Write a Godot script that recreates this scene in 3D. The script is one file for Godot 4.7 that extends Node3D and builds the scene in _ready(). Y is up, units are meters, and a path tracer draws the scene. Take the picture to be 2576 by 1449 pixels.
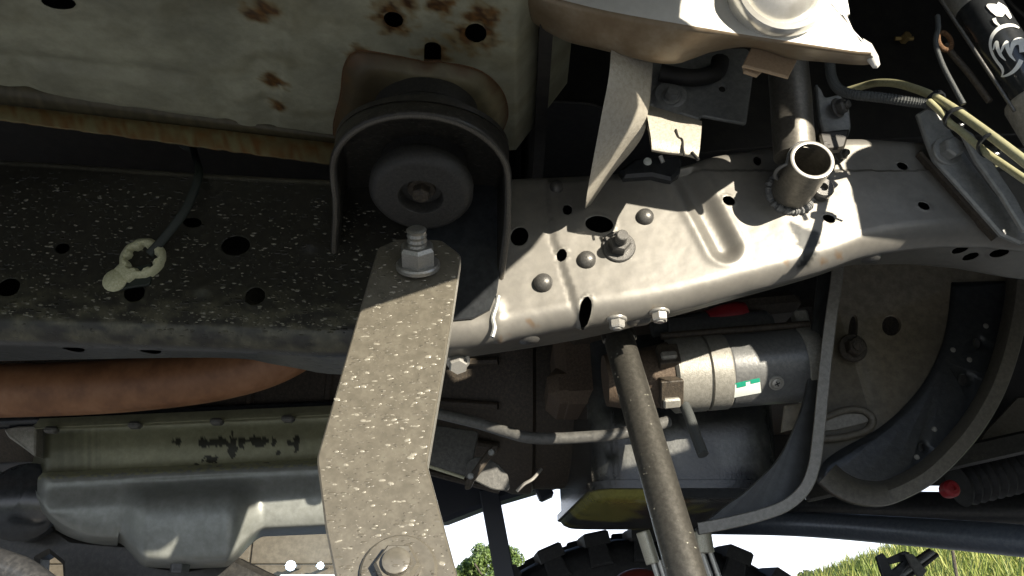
extends Node3D
# The underside of an off-road truck, seen from beside the chassis rail. Units are metres, y up, the truck points along +x, its centre line lies along -z.

const FOCAL := 2020.5
const MID := Vector2(1288.0, 724.5)
const EYE := Vector3(0.0, 0.84, 0.0)
const PITCH := 0.38397
const FACE := -0.70          # plane of the outer face of the near chassis rail

var rng := RandomNumberGenerator.new()
var noise := FastNoiseLite.new()
var names := {}
var M := {}
var tex := {}

# ---------------------------------------------------------------- measuring
func ray(px: float, py: float) -> Vector3:
	var x := (px - MID.x) / FOCAL
	var y := -(py - MID.y) / FOCAL
	return Vector3(x, y * cos(PITCH) + sin(PITCH), y * sin(PITCH) - cos(PITCH))

func pz(px: float, py: float, z: float) -> Vector3:       # a measured direction met with the upright plane z
	var r := ray(px, py)
	return EYE + r * (z / r.z)

func pdepth(px: float, py: float, d: float) -> Vector3:
	return EYE + ray(px, py) * d

func plevel(px: float, py: float, y: float) -> Vector3:   # met with the level plane y
	var r := ray(px, py)
	return EYE + r * ((y - EYE.y) / r.y)

func lin(r: float, g: float, b: float) -> Color:
	return Color(r, g, b).linear_to_srgb()

# ---------------------------------------------------------------- naming
func numbered(called: String) -> String:
	var n: int = names.get(called, 0)
	names[called] = n + 1
	return called if n == 0 else "%s_%03d" % [called, n]

func tag(o: Node, label: String, category: String, group := "", kind := "") -> Node:
	if label: o.set_meta("label", label)
	if category: o.set_meta("category", category)
	if group: o.set_meta("group", group)
	if kind: o.set_meta("kind", kind)
	return o

func thing(called: String, label: String, category: String, group := "") -> Node3D:
	var o := Node3D.new()
	o.name = numbered(called)
	add_child(o, true)
	tag(o, label, category, group)
	return o

# ---------------------------------------------------------------- shapes
class Soup:
	var v := PackedVector3Array()
	func tri(a: Vector3, b: Vector3, c: Vector3) -> void:
		v.append(a); v.append(b); v.append(c)
	func quad(a: Vector3, b: Vector3, c: Vector3, d: Vector3) -> void:
		tri(a, b, c); tri(a, c, d)

	func rings(r: Array, closed := true, cap_a := false, cap_b := false) -> void:
		for i in r.size() - 1:
			var a: PackedVector3Array = r[i]
			var b: PackedVector3Array = r[i + 1]
			var n := a.size()
			for j in (n if closed else n - 1):
				var k := (j + 1) % n
				quad(a[j], b[j], b[k], a[k])
		if cap_a: fan(r[0], true)
		if cap_b: fan(r[r.size() - 1], false)

	func fan(p: PackedVector3Array, flip: bool) -> void:
		var c := Vector3.ZERO
		for q in p: c += q
		c /= p.size()
		for j in p.size():
			var k := (j + 1) % p.size()
			if flip: tri(c, p[j], p[k])
			else: tri(c, p[k], p[j])

	func tube(path: PackedVector3Array, radius, sides := 16, caps := true, squash := 1.0) -> void:
		var t0 := (path[1] - path[0]).normalized()
		var side := t0.cross(Vector3.UP if absf(t0.y) < 0.9 else Vector3.RIGHT).normalized()
		var r := []
		for i in path.size():
			var t := (path[mini(i + 1, path.size() - 1)] - path[maxi(i - 1, 0)]).normalized()
			side = (side - t * side.dot(t)).normalized()
			var up := t.cross(side)
			var rad: float = radius[i] if radius is Array or radius is PackedFloat32Array else radius
			var ring := PackedVector3Array()
			for j in sides:
				var a := TAU * j / sides
				ring.append(path[i] + (side * cos(a) + up * sin(a) * squash) * rad)
			r.append(ring)
		rings(r, true, caps, caps)

	func lathe(profile: Array, xf: Transform3D, sides := 24, caps := true) -> void:   # profile of [radius, height along the local y]
		var r := []
		for p in profile:
			var ring := PackedVector3Array()
			for j in sides:
				var a := TAU * j / sides
				ring.append(xf * Vector3(cos(a) * maxf(p[0], 1e-5), p[1], -sin(a) * maxf(p[0], 1e-5)))
			r.append(ring)
		rings(r, true, caps and profile[0][0] > 1e-4, caps and profile[-1][0] > 1e-4)

	func box(xf: Transform3D, size: Vector3, bevel := 0.0) -> void:
		var h := size / 2
		var b := minf(bevel, minf(h.x, minf(h.y, h.z)) * 0.9)
		for ax in 3:
			for s in [-1.0, 1.0]:
				var u := (ax + 1) % 3
				var w := (ax + 2) % 3
				var c := []
				for q in [[-1, -1], [1, -1], [1, 1], [-1, 1]]:
					var p := Vector3.ZERO
					p[ax] = s * h[ax]; p[u] = q[0] * (h[u] - b); p[w] = q[1] * (h[w] - b)
					c.append(xf * p)
				if s > 0: quad(c[0], c[3], c[2], c[1])
				else: quad(c[0], c[1], c[2], c[3])
		if b <= 0: return
		for ax in 3:
			var u := (ax + 1) % 3
			var w := (ax + 2) % 3
			for su in [-1.0, 1.0]:
				for sw in [-1.0, 1.0]:
					var p := []
					for e in [-1.0, 1.0]:
						var a := Vector3.ZERO
						a[ax] = e * (h[ax] - b); a[u] = su * h[u]; a[w] = sw * (h[w] - b)
						var d := Vector3.ZERO
						d[ax] = e * (h[ax] - b); d[u] = su * (h[u] - b); d[w] = sw * h[w]
						p.append(xf * a); p.append(xf * d)
					if su * sw > 0: quad(p[0], p[2], p[3], p[1])
					else: quad(p[0], p[1], p[3], p[2])
		for sx in [-1.0, 1.0]:
			for sy in [-1.0, 1.0]:
				for sz in [-1.0, 1.0]:
					var a := xf * Vector3(sx * h.x, sy * (h.y - b), sz * (h.z - b))
					var d := xf * Vector3(sx * (h.x - b), sy * h.y, sz * (h.z - b))
					var e := xf * Vector3(sx * (h.x - b), sy * (h.y - b), sz * h.z)
					if sx * sy * sz > 0: tri(a, e, d)
					else: tri(a, d, e)

	static func clip(p: PackedVector2Array) -> PackedInt32Array:        # ear clipping, counter-clockwise outline that may touch itself
		var idx := range(p.size())
		var out := PackedInt32Array()
		var guard := 0
		while idx.size() > 3 and guard < 4000:
			guard += 1
			var done := false
			for k in idx.size():
				var ia: int = idx[k - 1]
				var ib: int = idx[k]
				var ic: int = idx[(k + 1) % idx.size()]
				var a := p[ia]; var b := p[ib]; var c := p[ic]
				if (b - a).cross(c - b) <= 1e-14: continue
				var ok := true
				for q in idx:
					var t: Vector2 = p[q]
					if t == a or t == b or t == c: continue
					if (b - a).cross(t - a) > -1e-13 and (c - b).cross(t - b) > -1e-13 and (a - c).cross(t - c) > -1e-13:
						ok = false
						break
				if ok:
					out.append(ia); out.append(ib); out.append(ic)
					idx.remove_at(k)
					done = true
					break
			if not done:
				idx.remove_at(0)
		if idx.size() == 3:
			for q in idx: out.append(q)
		return out

	static func area(p: PackedVector2Array) -> float:
		var s := 0.0
		for i in p.size(): s += p[i].cross(p[(i + 1) % p.size()])
		return s

	static func inset(p: PackedVector2Array, d: float) -> PackedVector2Array:   # towards the inside of a counter-clockwise outline
		var out := PackedVector2Array()
		var n := p.size()
		for i in n:
			var a := (p[i] - p[i - 1]).normalized()
			var b := (p[(i + 1) % n] - p[i]).normalized()
			var na := Vector2(-a.y, a.x)
			var nb := Vector2(-b.y, b.x)
			var m := na + nb
			m = na if m.length() < 0.2 else m.normalized()
			out.append(p[i] + m * d / maxf(0.45, m.dot(na)))
		return out

	static func bridged(outer: PackedVector2Array, holes: Array) -> PackedVector2Array:
		var p := outer
		var rest := holes.duplicate()
		rest.sort_custom(func(a, b):
			var ma := -1e9
			var mb := -1e9
			for q in a: ma = maxf(ma, q.x)
			for q in b: mb = maxf(mb, q.x)
			return ma > mb)
		for h in rest:
			var at := 0
			for i in h.size():
				if h[i].x > h[at].x: at = i
			var best := -1
			var least := 1e9
			for i in p.size():
				var d: float = p[i].distance_to(h[at])
				if d >= least or p[i].x < h[at].x - 1e-6: continue
				var clear := true
				for j in p.size():
					var k := (j + 1) % p.size()
					if j == i or k == i or p[j] == p[i] or p[k] == p[i]: continue
					if Geometry2D.segment_intersects_segment(p[i], h[at], p[j], p[k]) != null:
						clear = false
						break
				if clear:
					least = d
					best = i
			if best < 0: continue
			var q := PackedVector2Array()
			for i in best + 1: q.append(p[i])
			for i in h.size() + 1: q.append(h[(at + i) % h.size()])
			for i in range(best, p.size()): q.append(p[i])
			p = q
		return p

	func plate(outline: PackedVector2Array, holes: Array, xf: Transform3D, thick: float, bevel := 0.0) -> void:   # its face at local z = 0 looks along +z
		var o := outline.duplicate()
		if area(o) < 0: o.reverse()
		var hs := []
		for h in holes:
			var g: PackedVector2Array = h.duplicate()
			if area(g) > 0: g.reverse()
			hs.append(g)
		var o2 := inset(o, bevel) if bevel > 0 else o
		var hs2 := []
		for g in hs: hs2.append(inset(g, bevel * 0.6) if bevel > 0 else g)
		var flat := bridged(o2, hs2)
		var ix := clip(flat)
		for i in range(0, ix.size(), 3):
			var a := flat[ix[i]]; var b := flat[ix[i + 1]]; var c := flat[ix[i + 2]]
			tri(xf * Vector3(a.x, a.y, 0), xf * Vector3(c.x, c.y, 0), xf * Vector3(b.x, b.y, 0))
		flat = bridged(o, hs)
		ix = clip(flat)
		for i in range(0, ix.size(), 3):
			var a := flat[ix[i]]; var b := flat[ix[i + 1]]; var c := flat[ix[i + 2]]
			tri(xf * Vector3(a.x, a.y, -thick), xf * Vector3(b.x, b.y, -thick), xf * Vector3(c.x, c.y, -thick))
		var loops := [[o, o2]]
		for i in hs.size(): loops.append([hs[i], hs2[i]])
		for l in loops:
			var w: PackedVector2Array = l[0]
			var f: PackedVector2Array = l[1]
			for i in w.size():
				var k := (i + 1) % w.size()
				var wa := xf * Vector3(w[i].x, w[i].y, -bevel)
				var wb := xf * Vector3(w[k].x, w[k].y, -bevel)
				if bevel > 0:
					quad(xf * Vector3(f[i].x, f[i].y, 0), xf * Vector3(f[k].x, f[k].y, 0), wb, wa)
				quad(wa, wb, xf * Vector3(w[k].x, w[k].y, -thick), xf * Vector3(w[i].x, w[i].y, -thick))

func crease_mesh(v: PackedVector3Array, crease: float, tint = null) -> ArrayMesh:
	var n := v.size()
	var fn := PackedVector3Array()
	var at := {}
	for i in range(0, n, 3):
		var f := (v[i] - v[i + 2]).cross(v[i] - v[i + 1])
		fn.append(f)
		for k in 3:
			var key := Vector3i((v[i + k] * 50000.0).round())
			if not at.has(key): at[key] = PackedInt32Array()
			at[key].append(i / 3)
	var un := PackedVector3Array()
	for f in fn: un.append(f.normalized())
	var lim := cos(deg_to_rad(crease))
	var nn := PackedVector3Array()
	nn.resize(n)
	for i in n:
		var f := i / 3
		var s := Vector3.ZERO
		for g in at[Vector3i((v[i] * 50000.0).round())]:
			if un[f].dot(un[g]) >= lim: s += fn[g]
		nn[i] = s.normalized() if s.length() > 1e-14 else un[f]
	var a := []
	a.resize(Mesh.ARRAY_MAX)
	a[Mesh.ARRAY_VERTEX] = v
	a[Mesh.ARRAY_NORMAL] = nn
	if tint != null:
		var c := PackedColorArray()
		c.resize(n)
		for i in n: c[i] = tint.call(v[i])
		a[Mesh.ARRAY_COLOR] = c
	var m := ArrayMesh.new()
	m.add_surface_from_arrays(Mesh.PRIMITIVE_TRIANGLES, a)
	return m

func put(called: String, mesh: Mesh, m: Material, parent: Node = null) -> MeshInstance3D:
	var o := MeshInstance3D.new()
	o.mesh = mesh
	o.material_override = m
	if parent == null:
		o.name = numbered(called)
		add_child(o, true)
	else:
		var k := 0
		for c in parent.get_children():
			if c.get_meta("called", "") == called: k += 1
		o.name = called if k == 0 else "%s_%03d" % [called, k]
		o.set_meta("called", called)
		parent.add_child(o, true)
	return o

func obj(called: String, s: Soup, m: Material, parent: Node = null, crease := 38.0, tint = null) -> MeshInstance3D:
	return put(called, crease_mesh(s.v, crease, tint), m, parent)

# a sheet of points, smooth all over; cells whose four corners lie in a hole are left out
func sheet_mesh(p: Array, cols: Array, gone: Array) -> ArrayMesh:
	var nx := p.size()
	var ny: int = p[0].size()
	var v := PackedVector3Array()
	var nn := PackedVector3Array()
	var cc := PackedColorArray()
	var ix := PackedInt32Array()
	for i in nx:
		var a: PackedVector3Array = p[maxi(i - 1, 0)]
		var b: PackedVector3Array = p[mini(i + 1, nx - 1)]
		var c: PackedVector3Array = p[i]
		v.append_array(c)
		for j in ny:
			var q := (c[mini(j + 1, ny - 1)] - c[maxi(j - 1, 0)]).cross(b[j] - a[j])
			nn.append(q.normalized())
		if cols: cc.append_array(cols[i])
	for i in nx - 1:
		for j in ny - 1:
			if gone and gone[i][j] and gone[i + 1][j] and gone[i][j + 1] and gone[i + 1][j + 1]: continue
			var k := i * ny + j
			ix.append(k); ix.append(k + ny); ix.append(k + ny + 1)
			ix.append(k); ix.append(k + ny + 1); ix.append(k + 1)
	var a := []
	a.resize(Mesh.ARRAY_MAX)
	a[Mesh.ARRAY_VERTEX] = v
	a[Mesh.ARRAY_NORMAL] = nn
	if cols: a[Mesh.ARRAY_COLOR] = cc
	a[Mesh.ARRAY_INDEX] = ix
	var m := ArrayMesh.new()
	m.add_surface_from_arrays(Mesh.PRIMITIVE_TRIANGLES, a)
	return m

func spline(pts: Array, steps := 8, closed := false) -> Array:
	var out := []
	var n := pts.size()
	for i in (n if closed else n - 1):
		var a = pts[posmod(i - 1, n)] if closed else pts[maxi(i - 1, 0)]
		var b = pts[i]
		var c = pts[(i + 1) % n]
		var d = pts[(i + 2) % n] if closed else pts[mini(i + 2, n - 1)]
		for k in steps:
			var t := float(k) / steps
			out.append(0.5 * (2.0 * b + (c - a) * t + (2.0 * a - 5.0 * b + 4.0 * c - d) * t * t + (3.0 * b - a - 3.0 * c + d) * t * t * t))
	if not closed: out.append(pts[n - 1])
	return out

func path3(pts: Array, steps := 8) -> PackedVector3Array:
	return PackedVector3Array(spline(pts, steps))

func pairs(flat: Array) -> Array:
	var out := []
	for i in range(0, flat.size(), 2): out.append(Vector2(flat[i], flat[i + 1]))
	return out

func onz(flat: Array, z: float) -> PackedVector2Array:       # measured points on the upright plane z, as x and y
	var out := PackedVector2Array()
	for q in pairs(flat):
		var w := pz(q.x, q.y, z)
		out.append(Vector2(w.x, w.y))
	return out

func rounded(p: PackedVector2Array, r: float, steps := 4) -> PackedVector2Array:
	var out := PackedVector2Array()
	var n := p.size()
	for i in n:
		var a := p[i - 1]; var b := p[i]; var c := p[(i + 1) % n]
		var k := minf(r, minf(a.distance_to(b), b.distance_to(c)) * 0.45)
		var s := b + (a - b).normalized() * k
		var e := b + (c - b).normalized() * k
		for j in steps + 1:
			var t := float(j) / steps
			out.append(s.lerp(b, t).lerp(b.lerp(e, t), t))
	return out

func disc(c: Vector2, rx: float, ry := 0.0, turn := 0.0, n := 20) -> PackedVector2Array:
	var out := PackedVector2Array()
	for i in n:
		var a := TAU * i / n
		out.append(c + Vector2(cos(a) * rx, sin(a) * (ry if ry > 0 else rx)).rotated(turn))
	return out

func holez(px: float, py: float, rx: float, ry: float, z: float, turn := 0.0) -> PackedVector2Array:
	var out := PackedVector2Array()
	for i in 20:
		var a := TAU * i / 20
		var q := Vector2(cos(a) * rx, sin(a) * ry).rotated(turn)
		var w := pz(px + q.x, py + q.y, z)
		out.append(Vector2(w.x, w.y))
	return out

func atz(z: float) -> Transform3D:
	return Transform3D(Basis(), Vector3(0, 0, z))

func aim(at: Vector3, y_axis: Vector3) -> Transform3D:       # local y along the axis
	var y := y_axis.normalized()
	var x := y.cross(Vector3.FORWARD if absf(y.z) < 0.9 else Vector3.UP).normalized()
	return Transform3D(Basis(x, y, x.cross(y)), at)

func zplate(called: String, flat: Array, z: float, thick: float, m: Material, parent: Node, holes := [], bevel := 0.0015, r := 0.0, tint = null) -> MeshInstance3D:
	var s := Soup.new()
	var o := onz(flat, z)
	if r > 0: o = rounded(o, r)
	s.plate(o, holes, atz(z), thick, bevel)
	return obj(called, s, m, parent, 30.0, tint)

func hexagon(r: float, h: float, xf: Transform3D, s: Soup) -> void:       # a hexagon head, its corners turned down at the top
	s.lathe([[r, 0.0], [r, h * 0.82], [r * 0.86, h]], xf, 6)

func bolt(parent: Node, at: Vector3, axis: Vector3, r: float, m: Material, stud := 0.0, washer := 1.5, called := "bolt") -> MeshInstance3D:
	var xf := aim(at, axis).rotated_local(Vector3.UP, rng.randf() * 2.0)
	var s := Soup.new()
	hexagon(r, r * 1.1, xf.translated_local(Vector3.UP * r * 0.25), s)
	var b := obj(called, s, m, parent, 25.0)
	if washer > 0:
		s = Soup.new()
		s.lathe([[r * washer, 0.0], [r * washer, r * 0.2], [r * washer * 0.94, r * 0.3], [r * 0.5, r * 0.3]], xf, 24)
		obj("washer", s, m, b, 30.0)
	if stud > 0:
		s = Soup.new()
		var prof := [[r * 0.56, r]]
		var k := 0
		while r + k * r * 0.16 < r + stud:
			prof.append([r * (0.56 if k % 2 == 0 else 0.5), r + k * r * 0.16])
			k += 1
		prof.append([r * 0.42, r + stud])
		s.lathe(prof, xf, 16)
		obj("stud", s, m, b, 20.0)
	return b

# ---------------------------------------------------------------- materials
func ramp(cols: Array) -> Gradient:
	var g := Gradient.new()
	g.offsets = PackedFloat32Array([0.0, 1.0])
	while g.get_point_count() > 1: g.remove_point(0)
	g.set_color(0, cols[0]); g.set_offset(0, 0.22)
	for i in range(1, cols.size()): g.add_point(0.22 + 0.56 * i / (cols.size() - 1), cols[i])
	return g

func noise_tex(called: String, freq: float, seed_: int, cols := [], octaves := 5, kind := FastNoiseLite.TYPE_SIMPLEX_SMOOTH, size := 512) -> NoiseTexture2D:
	if tex.has(called): return tex[called]
	var t := NoiseTexture2D.new()
	var n := FastNoiseLite.new()
	n.seed = seed_; n.frequency = freq; n.fractal_octaves = octaves; n.noise_type = kind
	n.fractal_gain = 0.72
	t.width = size; t.height = size; t.seamless = true; t.noise = n
	if cols: t.color_ramp = ramp(cols)
	tex[called] = t
	return t

func spatter(called: String, count: int, seed_: int, big: float, flat := 0.35) -> ImageTexture:      # blobs of paint and mud that dried as they ran
	var n := 1024
	var h := PackedFloat32Array()
	h.resize(n * n)
	var r := RandomNumberGenerator.new()
	r.seed = seed_
	for i in count:
		var cx := r.randf() * n
		var cy := r.randf() * n
		var rx := (3.0 + 9.0 * pow(r.randf(), 3.0)) * big
		var ry := rx * r.randf_range(flat, flat * 2.2)
		var up := r.randf_range(0.3, 1.0)
		for y in range(int(cy - ry - 1), int(cy + ry + 2)):
			for x in range(int(cx - rx - 1), int(cx + rx + 2)):
				var q := Vector2((x - cx) / rx, (y - cy) / ry).length_squared()
				if q < 1.0:
					var k := posmod(y, n) * n + posmod(x, n)
					var t := 1.0 - q
					h[k] = maxf(h[k], up * (t * (2.0 - t)) * (0.75 + 0.25 * clampf((y - cy) / ry, -1, 1)))
	var im := Image.create_empty(n, n, false, Image.FORMAT_RF)
	for y in n:
		for x in n: im.set_pixel(x, y, Color(h[y * n + x], 0, 0))
	return ImageTexture.create_from_image(im)

func mat(called: String, cols: Array, tile: float, rough: float, metal := 0.0, bump := "", bump_mm := 0.0, bump_tile := 0.0, tinted := false, freq := 0.03) -> StandardMaterial3D:
	if M.has(called): return M[called]
	var m := StandardMaterial3D.new()
	m.resource_name = called
	m.albedo_color = Color.WHITE
	var lc := []
	var mid = cols[cols.size() / 2] if cols.size() > 2 else [(cols[0][0] + cols[1][0]) / 2, (cols[0][1] + cols[1][1]) / 2, (cols[0][2] + cols[1][2]) / 2]
	for c in cols: lc.append(lin(lerpf(mid[0], c[0], 0.7), lerpf(mid[1], c[1], 0.7), lerpf(mid[2], c[2], 0.7)))
	m.albedo_texture = noise_tex("colour_" + called, freq, hash(called) % 9999, lc)
	m.uv1_triplanar = true
	m.uv1_scale = Vector3.ONE / tile
	m.uv1_triplanar_sharpness = 4.0
	m.roughness = rough
	m.metallic = metal
	m.vertex_color_use_as_albedo = tinted
	if bump:
		m.heightmap_enabled = true
		m.heightmap_texture = tex[bump]
		m.heightmap_scale = bump_mm * 0.1
	M[called] = m
	return m

func plain(called: String, c: Color, rough: float, metal := 0.0) -> StandardMaterial3D:
	if M.has(called): return M[called]
	var m := StandardMaterial3D.new()
	m.resource_name = called
	m.albedo_color = c
	m.roughness = rough
	m.metallic = metal
	M[called] = m
	return m

# ---------------------------------------------------------------- the scene
func _ready() -> void:
	rng.seed = 7
	noise.seed = 3
	noise.frequency = 1.0
	noise.fractal_octaves = 4
	var cam := Camera3D.new()
	cam.name = "camera"
	cam.position = EYE
	cam.rotation = Vector3(PITCH, 0, 0)
	cam.fov = rad_to_deg(2.0 * atan(MID.y / FOCAL))
	cam.near = 0.02
	cam.far = 600.0
	add_child(cam)
	var env := Environment.new()
	env.background_mode = Environment.BG_SKY
	var sky := ProceduralSkyMaterial.new()
	sky.sky_top_color = Color(0.52, 0.68, 0.90)
	sky.sky_horizon_color = Color(1.35, 1.37, 1.40)
	sky.sky_curve = 0.13
	sky.ground_bottom_color = Color(0.34, 0.32, 0.26)
	sky.ground_horizon_color = Color(0.62, 0.62, 0.56)
	sky.sky_energy_multiplier = 0.75
	sky.ground_energy_multiplier = 0.62
	env.sky = Sky.new()
	env.sky.sky_material = sky
	env.tonemap_mode = Environment.TONE_MAPPER_LINEAR
	env.tonemap_exposure = 2.4
	env.sdfgi_enabled = true
	env.ssao_enabled = true
	env.ssil_enabled = true
	var we := WorldEnvironment.new()
	we.name = "world_environment"
	we.environment = env
	add_child(we)
	var sun := DirectionalLight3D.new()
	sun.name = "sun"
	sun.light_energy = 1.6
	sun.light_color = Color(1.0, 0.955, 0.88)
	sun.light_angular_distance = 0.5
	sun.shadow_enabled = true
	add_child(sun)
	sun.look_at_from_position(Vector3.ZERO, Vector3(-0.64, -0.27, -1.0), Vector3.UP)

	make_materials()
	land()
	shop()
	trees()
	body()
	floor_pan()
	rail()
	rail_fittings()
	far_rail()
	mount_bracket()
	kinked_bar()
	fender()
	tubes()
	hoses()
	shock()
	drivetrain()
	crossmembers()
	linkage()
	wheels()

func make_materials() -> void:
	noise_tex("grain", 0.05, 11)
	noise_tex("lumps", 0.012, 12)
	noise_tex("fine_lumps", 0.035, 14, [], 4)
	noise_tex("cast", 0.09, 13, [], 3)
	tex["spatter"] = spatter("spatter", 420, 5, 1.7, 0.25)
	tex["spatter_bar"] = spatter("spatter_bar", 330, 9, 2.3, 0.22)
	mat("undercoat", [[0.055, 0.053, 0.040], [0.085, 0.081, 0.062], [0.13, 0.124, 0.092]], 0.16, 0.34, 0.0, "spatter", 1.3, 0.0, true)  # rear rail colour, darkened to stand in for the deep shade there
	mat("frame_paint", [[0.20, 0.193, 0.175], [0.222, 0.214, 0.193], [0.245, 0.235, 0.21]], 0.22, 0.42, 0.42, "fine_lumps", 0.03, 0.0, true)
	mat("bar_paint", [[0.080, 0.073, 0.057], [0.100, 0.091, 0.072], [0.124, 0.114, 0.090]], 0.10, 0.33, 0.0, "spatter_bar", 0.7, 0.0, false, 0.015)
	mat("black_paint", [[0.012, 0.012, 0.012], [0.020, 0.0195, 0.018], [0.038, 0.036, 0.032]], 0.15, 0.42, 0.0, "lumps", 0.4)
	mat("gusset_grey", [[0.20, 0.208, 0.205], [0.26, 0.268, 0.262], [0.32, 0.325, 0.31]], 0.16, 0.4, 0.3, "fine_lumps", 0.1)
	mat("frame_paint_plain", [[0.24, 0.232, 0.21], [0.30, 0.29, 0.26]], 0.1, 0.43, 0.5, "grain", 0.4)
	mat("bracket_black", [[0.012, 0.0115, 0.010], [0.022, 0.0205, 0.017], [0.05, 0.045, 0.035]], 0.12, 0.40, 0.0, "spatter", 0.5)
	mat("chrome", [[0.62, 0.61, 0.56], [0.72, 0.71, 0.67]], 0.1, 0.22, 0.6)
	mat("weld", [[0.10, 0.11, 0.12], [0.20, 0.205, 0.205], [0.32, 0.32, 0.30]], 0.02, 0.28, 0.3, "grain", 0.5)
	mat("oily_black_plain", [[0.020, 0.021, 0.023], [0.034, 0.035, 0.037], [0.06, 0.06, 0.06]], 0.14, 0.34, 0.0, "lumps", 0.4)
	mat("link_paint", [[0.075, 0.09, 0.115], [0.11, 0.13, 0.16], [0.15, 0.168, 0.19]], 0.14, 0.36, 0.2, "fine_lumps", 0.1)
	mat("gusset_dark", [[0.055, 0.055, 0.052], [0.085, 0.085, 0.08], [0.12, 0.118, 0.11]], 0.12, 0.45, 0.0, "lumps", 0.3)
	mat("pan_edge", [[0.38, 0.38, 0.26], [0.5, 0.5, 0.36]], 0.1, 0.5)
	mat("rusty_casting", [[0.05, 0.033, 0.021], [0.085, 0.06, 0.040], [0.13, 0.098, 0.068]], 0.07, 0.7, 0.0, "cast", 0.6)
	mat("web_edge", [[0.16, 0.152, 0.13], [0.21, 0.20, 0.175], [0.26, 0.25, 0.22]], 0.12, 0.5, 0.0, "lumps", 0.2)
	mat("brown_edge", [[0.075, 0.068, 0.052], [0.105, 0.094, 0.073], [0.14, 0.126, 0.10]], 0.12, 0.5, 0.0, "fine_lumps", 0.1)
	mat("sleeve_metal", [[0.28, 0.265, 0.21], [0.42, 0.40, 0.32], [0.50, 0.48, 0.40]], 0.04, 0.35, 0.5)
	mat("nut_steel", [[0.20, 0.198, 0.185], [0.28, 0.275, 0.255], [0.36, 0.35, 0.32]], 0.03, 0.34, 0.6, "grain", 0.1)
	mat("worn_edge", [[0.05, 0.046, 0.038], [0.085, 0.078, 0.064], [0.13, 0.118, 0.095]], 0.03, 0.4, 0.2)
	mat("dark_web", [[0.013, 0.0145, 0.0155], [0.021, 0.023, 0.024], [0.034, 0.035, 0.035]], 0.2, 0.40, 0.0, "fine_lumps", 0.2)
	mat("pale_fleck", [[0.15, 0.139, 0.112], [0.29, 0.273, 0.225]], 0.02, 0.18)  # dried drips, their pale tone also stands in for sun glints
	mat("dull_fleck", [[0.085, 0.083, 0.064], [0.19, 0.185, 0.145]], 0.03, 0.22)  # dried drops, paler than the rail to stand in for glints too
	mat("rubber", [[0.017, 0.0168, 0.0155], [0.027, 0.0265, 0.0245], [0.045, 0.043, 0.038]], 0.07, 0.55, 0.0, "grain", 0.2)
	mat("floor_paint", [[0.31, 0.318, 0.25], [0.36, 0.368, 0.295], [0.41, 0.418, 0.34]], 0.25, 0.5, 0.0, "fine_lumps", 0.1, 0.0, true)
	mat("bolt_steel", [[0.055, 0.054, 0.051], [0.085, 0.083, 0.078], [0.13, 0.127, 0.118]], 0.03, 0.36, 0.3, "grain", 0.1)
	mat("bright_zinc", [[0.40, 0.39, 0.36], [0.55, 0.54, 0.50]], 0.03, 0.3, 0.6)
	mat("cast_aluminium", [[0.19, 0.184, 0.16], [0.25, 0.243, 0.215], [0.32, 0.31, 0.278]], 0.09, 0.46, 0.25, "cast", 0.2)
	mat("pan_aluminium", [[0.27, 0.27, 0.235], [0.31, 0.31, 0.275], [0.36, 0.36, 0.325]], 0.20, 0.40, 0.3, "fine_lumps", 0.1, 0.0, true)
	mat("rusty_pipe", [[0.15, 0.066, 0.030], [0.235, 0.11, 0.050], [0.31, 0.158, 0.08]], 0.45, 0.5, 0.0, "grain", 0.08, 0.0, false, 0.012)
	mat("engine_grime", [[0.022, 0.018, 0.013], [0.045, 0.036, 0.026], [0.085, 0.067, 0.047]], 0.10, 0.6, 0.0, "cast", 0.5)
	mat("brown_web", [[0.15, 0.132, 0.10], [0.21, 0.185, 0.142], [0.27, 0.24, 0.185]], 0.25, 0.5, 0.0, "lumps", 0.4, 0.0, true)
	mat("oily_black", [[0.26, 0.26, 0.255], [0.35, 0.35, 0.34], [0.45, 0.45, 0.44]], 0.14, 0.26, 0.0, "fine_lumps", 0.12, 0.0, true)
	mat("silver_paint", [[0.60, 0.60, 0.57], [0.68, 0.68, 0.65]], 0.3, 0.3, 0.1)
	mat("worn_lip", [[0.17, 0.120, 0.070], [0.22, 0.168, 0.108], [0.28, 0.235, 0.17]], 0.35, 0.38, 0.35, "fine_lumps", 0.03, 0.0, false, 0.012)
	mat("bare_steel", [[0.30, 0.28, 0.23], [0.40, 0.375, 0.32], [0.46, 0.44, 0.38]], 0.07, 0.45, 0.2, "grain", 0.25)
	mat("tube_paint", [[0.17, 0.163, 0.143], [0.23, 0.22, 0.195], [0.29, 0.278, 0.245]], 0.08, 0.44, 0.8, "fine_lumps", 0.06)
	mat("strut_paint", [[0.105, 0.10, 0.086], [0.145, 0.138, 0.12], [0.20, 0.19, 0.165]], 0.1, 0.47, 0.88, "fine_lumps", 0.05)
	mat("hose_rubber", [[0.035, 0.04, 0.04], [0.06, 0.066, 0.066]], 0.03, 0.6, 0.0, "grain", 0.3)
	mat("yellow_hose", [[0.29, 0.28, 0.155], [0.37, 0.36, 0.215], [0.45, 0.44, 0.28]], 0.06, 0.30)
	mat("starter_black", [[0.10, 0.104, 0.104], [0.135, 0.139, 0.138], [0.17, 0.172, 0.168]], 0.1, 0.36, 0.25, "grain", 0.1)
	mat("tyre_rubber", [[0.012, 0.0125, 0.014], [0.02, 0.021, 0.023], [0.034, 0.034, 0.035]], 0.2, 0.7, 0.0, "grain", 0.3)
	mat("shock_black", [[0.016, 0.018, 0.02], [0.03, 0.033, 0.036]], 0.2, 0.2)
	mat("decal_white", [[0.70, 0.72, 0.70], [0.80, 0.82, 0.80]], 0.1, 0.35)
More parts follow.
